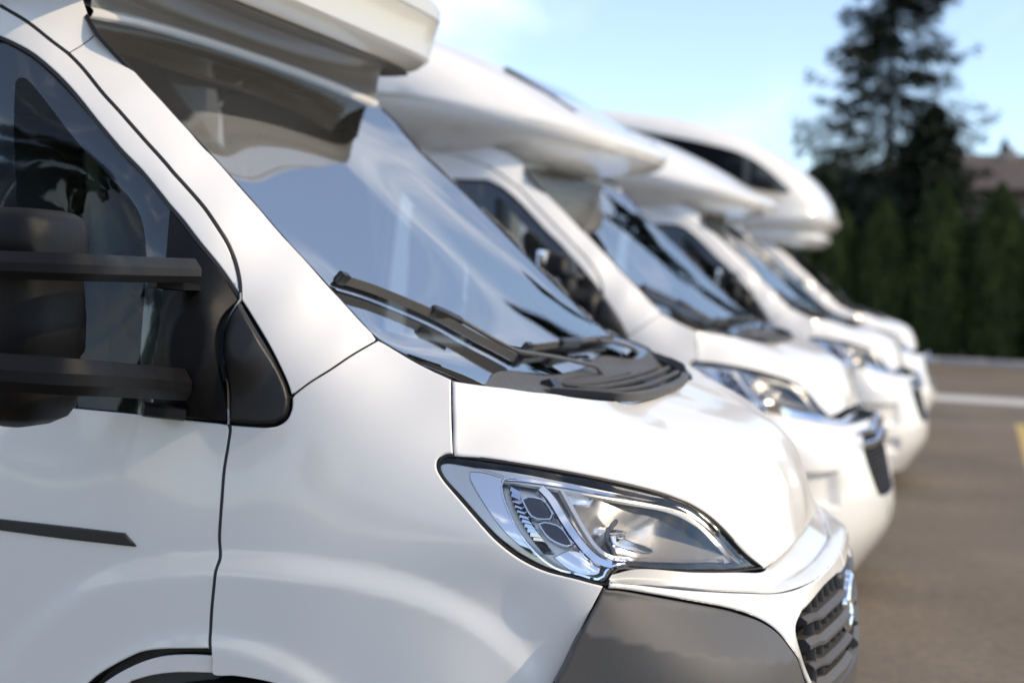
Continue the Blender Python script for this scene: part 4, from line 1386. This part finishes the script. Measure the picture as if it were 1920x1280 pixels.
# --- second van
build_front_white(van2)
build_small_mirror(van2)
LEV2 = [(2.07, -1.80, .86), (2.09, -1.52, .95), (2.115, -1.30, 1.00), (2.14, -1.22, 1.03), (2.165, -1.185, 1.04), (2.20, -1.172, 1.045), (2.235, -1.18, 1.05), (2.275, -1.235, 1.06), (2.34, -1.375, 1.075), (2.45, -1.56, 1.085), (2.575, -1.80, 1.09),
        (2.68, -2.03, 1.095), (2.76, -2.25, 1.09), (2.82, -2.50, 1.06), (2.85, -2.75, .98)]
ov2 = build_shell(van2, LEV2, M['shell'], xb=-3.0, n=3.6, tilt=.20, zt=2.12)
sk = box('skylight', (-1.63, 0, 2.470), (.46, .95, .03), M['dark_window'], ov2, bev=.012, rot=Matrix.Rotation(rad(31), 3, 'Y'))
# small printed maker's badge on the front of the moulding
for i, (dy, w_, m_) in enumerate(((.50, .13, 'red_badge'), (.66, .16, 'grey_badge'))):
    box('badge', (-1.325, dy, 2.295), (.012, w_, .05), M[m_], ov2, bev=.003, rot=Matrix.Rotation(rad(-38), 3, 'Y') @ Matrix.Rotation(rad(6), 3, 'Z'))
van3 = copy_tree(van2)
van3.location = (T3[0] - .03, T3[1], 0)
van3.rotation_euler = (0, 0, rad(-2.6))
van3['label'] = 'third white motorhome, its plain sloping overcab in front of the dark-windowed alcove'
for o in list(van3.children_recursive):
    if o.name.split('.')[0] in ('skylight',):
        bpy.data.objects.remove(o)
build_box(van2, 2.84, xf=-2.9, w=1.10); build_box(van3, 2.84, xf=-2.9, w=1.10)

# --- fourth van: tall rounded alcove with a dark side window
van4 = copy_tree(van3, None, skip=('overcab', 'living_box', 'side_window', 'skirt'))
van4.location = (T4[0], T4[1], 0)
van4.rotation_euler = (0, 0, 0)
van4['label'] = 'farthest white motorhome, with a tall rounded alcove and long dark side window above its cab'
LEV4 = [(1.98, -1.75, .90), (1.985, -1.46, .98), (2.00, -1.36, 1.0), (2.06, -1.29, 1.03), (2.10, -1.30, 1.04), (2.13, -1.36, 1.05), (2.17, -1.27, 1.09), (2.23, -1.21, 1.11), (2.29, -1.20, 1.12), (2.33, -1.24, 1.12), (2.42, -1.26, 1.125),
        (2.56, -1.33, 1.125), (2.73, -1.47, 1.12), (2.93, -1.74, 1.115), (3.10, -2.05, 1.11), (3.22, -2.35, 1.10), (3.33, -2.85, 1.07), (3.40, -3.4, .98), (3.42, -4.0, .80)]
LEV4 = [(z, x + .25, w) for z, x, w in LEV4]
ov4 = build_shell(van4, LEV4, M['shell'], xb=-5.0, n=5)
W4 = np.array([(-3.3, 3.20), (-2.61, 3.09), (-2.2, 3.01), (-1.87, 2.92), (-1.62, 2.78), (-1.42, 2.61), (-1.345, 2.535), (-1.36, 2.505), (-1.52, 2.52), (-1.68, 2.545), (-2.1, 2.62), (-2.7, 2.74), (-3.3, 2.86)])
for s in (-1, 1):
    loop = catmull(np.vstack([W4, W4[:1]]), 4)[:-1]
    loft('alcove_window', [[(x, s * 1.06, z) for x, z in loop], [(x, s * 1.128, z) for x, z in loop]], M['dark_window'], ov4, close_u=True, caps=True, angle=30, flip=s > 0)
    box('window_bar', (-1.80, s * 1.13, 2.73), (.07, .012, .30), M['grey'], ov4, bev=.004)
build_box(van4, 3.40, xf=-4.6, w=1.10)

# ================================================================== planting and house
def leaf_mat(name, c1, c2, scale=3):
    m, n, l, b = nt(name)
    t = noise_node(n, l, scale, 4, .6)
    cr = n.new("ShaderNodeValToRGB")
    cr.color_ramp.elements[0].position = .35; cr.color_ramp.elements[0].color = (*c1, 1)
    cr.color_ramp.elements[1].position = .65; cr.color_ramp.elements[1].color = (*c2, 1)
    l.new(t.outputs["Fac"], cr.inputs["Fac"])
    l.new(cr.outputs["Color"], b.inputs["Base Color"])
    b.inputs["Roughness"].default_value = .65
    b.inputs["Specular IOR Level"].default_value = .25
    return m
M['thuja'] = leaf_mat('thuja_green', (.020, .036, .009), (.058, .085, .020), 2.5)
M['spruce'] = leaf_mat('spruce_green', (.014, .022, .014), (.040, .050, .026), 3)
M['leaf'] = leaf_mat('leaf_green', (.025, .045, .012), (.07, .09, .025), 2)
M['bark'] = mat('bark', (.06, .045, .035), .9, vary=.4, vscale=14, bump=.6, bscale=60)
M['wall'] = mat('rendered_wall', (.40, .33, .27), .9, vary=.06, vscale=3)
M['tile'] = mat('roof_tile', (.085, .066, .055), .8, vary=.4, vscale=5)
M['wood'] = mat('dark_wood', (.06, .035, .02), .7)

def cards(name, C, T, N, L, W, m):
    """leaf-sized faces: centres C, along T, facing N, length L, width W"""
    T = T / (np.linalg.norm(T, axis=1)[:, None] + 1e-9)
    B = np.cross(N, T); B /= np.linalg.norm(B, axis=1)[:, None] + 1e-9
    L = np.asarray(L)[:, None]; W = np.asarray(W)[:, None]
    V = np.stack([C - T * L * .5, C + B * W * .5, C + T * L * .5, C - B * W * .5], 1).reshape(-1, 3)
    n = len(C)
    me = bpy.data.meshes.new(name)
    me.vertices.add(n * 4); me.loops.add(n * 4); me.polygons.add(n)
    me.vertices.foreach_set('co', V.astype(np.float32).ravel())
    me.loops.foreach_set('vertex_index', np.arange(n * 4, dtype=np.int32))
    me.polygons.foreach_set('loop_start', np.arange(0, n * 4, 4, dtype=np.int32))
    me.polygons.foreach_set('loop_total', np.full(n, 4, np.int32))
    me.update(); me.validate()
    me.materials.append(m)
    return me

def rand_unit(n):
    v = rng.normal(size=(n, 3)); return v / np.linalg.norm(v, axis=1)[:, None]

def trunk_mesh(h, r0, r1, n=10):
    z = np.linspace(0, h, n)
    P = np.c_[.06 * np.sin(z * 1.3), .05 * np.cos(z * 1.1) - .05, z]
    return bar('trunk', P, 2 * r0, 2 * r0, (1, 0, 0), M['bark'], taper=np.linspace(1, r1 / r0, n), section=[(math.cos(a) * .5, math.sin(a) * .5) for a in np.linspace(0, 2 * math.pi, 11)[:-1]], link_it=False)

def thuja_mesh(h, r, n=11000):
    t = rng.random(n) ** .8
    z = .05 + t * h
    prof = r * np.clip(1.03 - (t) ** 4.6, .02, 1) * (.80 + .2 * np.sin(t * 3.1))
    a = rng.random(n) * 2 * np.pi
    lob = 1 + .10 * np.sin(a * 5 + t * 9) + .07 * np.sin(a * 9 - t * 17)
    rr = prof * lob * (1 - .35 * rng.random(n) ** 2)
    C = np.c_[rr * np.cos(a), rr * np.sin(a), z]
    Tn = np.c_[.35 * np.cos(a), .35 * np.sin(a), np.ones(n)] + .35 * rand_unit(n)
    Nn = np.c_[np.cos(a), np.sin(a), .2 * np.ones(n)] + .8 * rand_unit(n)
    return cards('crown', C, Tn, Nn, .10 + .10 * rng.random(n), .035 + .03 * rng.random(n), M['thuja'])

def spruce_mesh(h, rbase, z0, n_br=230, per=95):
    Cs, Ts, Ns, Ls, Ws = [], [], [], [], []
    for i in range(n_br):
        t = (i + rng.random()) / n_br
        z = z0 + t * (h - z0)
        ln = rbase * (1 - t) ** .8 * (.6 + .6 * rng.random()) + .12
        a = rng.random() * 2 * np.pi
        k = per
        dj = rng.normal() * .22
        s = rng.random(k) ** .75
        droop = (-.28 + dj) * s * ln + .16 * (s ** 2) * ln
        side = rng.normal(size=k) * .22 * ln * (1.05 - s) * .9
        d = np.array([np.cos(a), np.sin(a)]); e = np.array([-d[1], d[0]])
        P = np.c_[d[0] * s * ln + e[0] * side, d[1] * s * ln + e[1] * side, z + droop - .07 * np.abs(side) + rng.normal(size=k) * .07 - .20 * rng.random(k)]
        Cs.append(P)
        Ts.append(np.c_[np.full(k, d[0]) + e[0] * np.sign(side) * .7, np.full(k, d[1]) + e[1] * np.sign(side) * .7, -.35 + .3 * rng.normal(size=k)])
        Ns.append(rand_unit(k) * .8 + [0, 0, 1])
        Ls.append(.16 + .16 * rng.random(k)); Ws.append(.05 + .05 * rng.random(k))
    return cards('crown', np.vstack(Cs), np.vstack(Ts), np.vstack(Ns), np.concatenate(Ls), np.concatenate(Ws), M['spruce'])

def leafy_mesh(h, r, z0, n=9000, m='leaf', big=1.0):
    nc = 26
    cz = z0 + (h - z0) * (.12 + .78 * rng.random(nc))
    ca = rng.random(nc) * 2 * np.pi
    cr = r * np.sqrt(np.clip(1 - ((cz - (z0 + h) / 2) / ((h - z0) * .55)) ** 2, .1, 1)) * (.35 + .5 * rng.random(nc))
    cc = np.c_[cr * np.cos(ca), cr * np.sin(ca), cz]
    rc = r * (.22 + .22 * rng.random(nc))
    ix = rng.integers(0, nc, n)
    u = rand_unit(n)
    C = cc[ix] + u * (rc[ix] * (1 - .5 * rng.random(n) ** 2))[:, None] * [1, 1, .75]
    return cards('crown', C, rand_unit(n), rand_unit(n) + u, (.14 + .14 * rng.random(n)) * big, (.08 + .07 * rng.random(n)) * big, M[m])

def tree(name, label, x, y, crown, trunk, group, rz=0, sc=1, cat='tree'):
    t = thing(name, label, cat, (x, y, 0), group, rz)
    t.scale = (sc, sc, sc) if np.isscalar(sc) else sc
    link('trunk', trunk, t); link('crown', crown, t)
    return t

th1, th2 = thuja_mesh(3.9, .70, 15000), thuja_mesh(3.9, .68, 15000)
tt = trunk_mesh(1.2, .07, .05)
HG = 'clipped columns of evergreen behind the kerb'
YH = 30.7
specs = [(1880, 348, 'dark evergreen column in front of the house, rightmost before the picture edge'),
         (1767, 345, 'tall dark evergreen column left of the pale house wall'),
         (1662, 378, 'broad dark evergreen column right of the rounded alcove, below the tall conifer'),
         (1582, 395, 'narrow dark evergreen column peeping out beside the lip of the rounded alcove')]
hx = []
for i, (px, py, lab) in enumerate(specs):
    p = onY(px, py, YH)
    hx.append(p[0])
    tree('evergreen_column', lab, p[0], YH, (th1, th2)[i % 2], tt, HG, rz=i * 1.9, sc=(1.06 if px != 1582 else .8, 1.06, p[2] / 3.93))
hid = 'dark evergreen columns hidden behind the parked motorhomes'
for i in range(5):
    tree('evergreen_column', 'dark evergreen column standing behind the parked motorhomes', hx[-1] - 1.15 * (i + 1), YH, (th1, th2)[i % 2], tt, 'evergreen columns behind the motorhomes', rz=i * 1.3 + .5, sc=(1, 1, .86 + .05 * (i % 3)))
for i in range(6):
    tree('evergreen_column', 'dark evergreen column in the hedge row right of the picture', hx[0] + 1.2 * (i + 1), YH, (th1, th2)[i % 2], tt, 'evergreen columns right of the picture', rz=i * 2.3 + .2, sc=(1, 1, .95 + .05 * (i % 3)))
p = onY(1663, 300, 40)
sp = spruce_mesh(14.0, 3.7, 2.2, 330, 110)
sp_t = tree('conifer', 'tall ragged conifer rising above the evergreen columns against the sky', p[0], 40, sp, trunk_mesh(12.8, .20, .03), None, .6)
p = onY(1748, 300, 37)
tree('bushy_tree', 'lower bushy dark tree right of the tall conifer, left of the tiled roof', p[0], 37, spruce_mesh(6.7, 3.0, .3, 260, 110), trunk_mesh(4, .12, .05), None)
p = onY(1640, 300, 38.5)
tree('bushy_tree', 'dark undergrowth tree filling the gap beneath the tall conifer', p[0], 38.5, leafy_mesh(5.5, 2.7, .3, 30000, 'spruce'), trunk_mesh(3, .12, .05), None)
p = onY(1885, 300, 60)
tree('bushy_tree', 'small pointed treetop showing above the tiled roof', p[0], 60, spruce_mesh(8.2, 1.2, 3, 90, 60), trunk_mesh(7, .12, .03), None)
for i, px in enumerate((1160, 1242)):
    p = onY(px, 205, 75)
    tree('bushy_tree', ('faint distant treetop over the rear of the alcove roof', 'smaller faint distant treetop farther along the alcove roof')[i], p[0], 75, leafy_mesh(p[2] + .2 - .5 * i, 1.3 - .5 * i, 3, 2500, 'leaf', 1.6), trunk_mesh(6, .15, .05), None)
# trees across the lot, seen only as reflections
lt = [leafy_mesh(8.5, 3.0, 2.2, 9000, 'leaf', 1.6), leafy_mesh(7.5, 2.6, 1.8, 9000, 'leaf', 1.6)]
ltt = trunk_mesh(5, .18, .08)
for i, (x, y) in enumerate([(-9, -13), (-26, -36), (-12, -42), (3, -45), (18, -40), (32, -30), (40, -12), (42, 4), (40, 18), (34, 32)]):
    tree('leafy_tree', 'leafy tree across the car park, out of the picture behind the camera', x, y, lt[i % 2], ltt, 'leafy trees across the car park', rz=i * 1.1, sc=.85 + .06 * (i % 4))

# house beyond the hedge
h0 = onY(1796, 351, 46)
hs = thing('house', 'pale house with a brown tiled roof behind the hedge at the right', 'house', (h0[0], 46, 0))
zE = h0[2]
box('wall', (6.4, 4.4, zE / 2), (12.4, 8, zE - .02), M['wall'], hs, bev=0)
def roof_slope():
    V, Fc = [], []
    nx = 68
    for j, (y, z) in enumerate(((-.35, zE - .10), (1.2, zE + .42), (2.8, zE + .95), (4.4, zE + 1.48))):
        for i in range(nx * 2 + 1):
            V.append((-.35 + i * (13.4 / (nx * 2)), y, z + (.05 if i % 2 else 0)))
    w = nx * 2 + 1
    for j in range(3):
        for i in range(w - 1):
            Fc.append((j * w + i, j * w + i + 1, (j + 1) * w + i + 1, (j + 1) * w + i))
    return mesh_from('roof', V, Fc, M['tile'], True)
rf = link('roof', roof_slope(), hs)
bk = link('roof', mesh_from('roof', [(-.35, 4.4, zE + 1.48), (13.05, 4.4, zE + 1.48), (13.05, 9.1, zE - .1), (-.35, 9.1, zE - .1)], [(3, 2, 1, 0)][0:1], M['tile'], False), hs)
box('eaves_board', (6.35, -.36, zE - .14), (13.4, .03, .16), M['wood'], hs, bev=.004)
for gx in (0.2, 12.6):
    link('gable', mesh_from('gable', [(gx, .4, zE - .02), (gx, 8.4, zE - .02), (gx, 4.4, zE + 1.38)], [(0, 1, 2)], M['wall'], False), hs)
ch = box('chimney', (1.62, 3.6, zE + 1.3), (.42, .42, .6), M['wall'], rf, bev=.01)
for x in (2.2, 5.2, 8.4):
    wd = box('window', (x, .36, zE - 1.5), (1.1, .10, 1.2), M['wood'], hs, bev=.01)
    box('pane', (x, .33, zE - 1.5), (.92, .06, 1.02), M['dark_window'], wd, bev=.004)
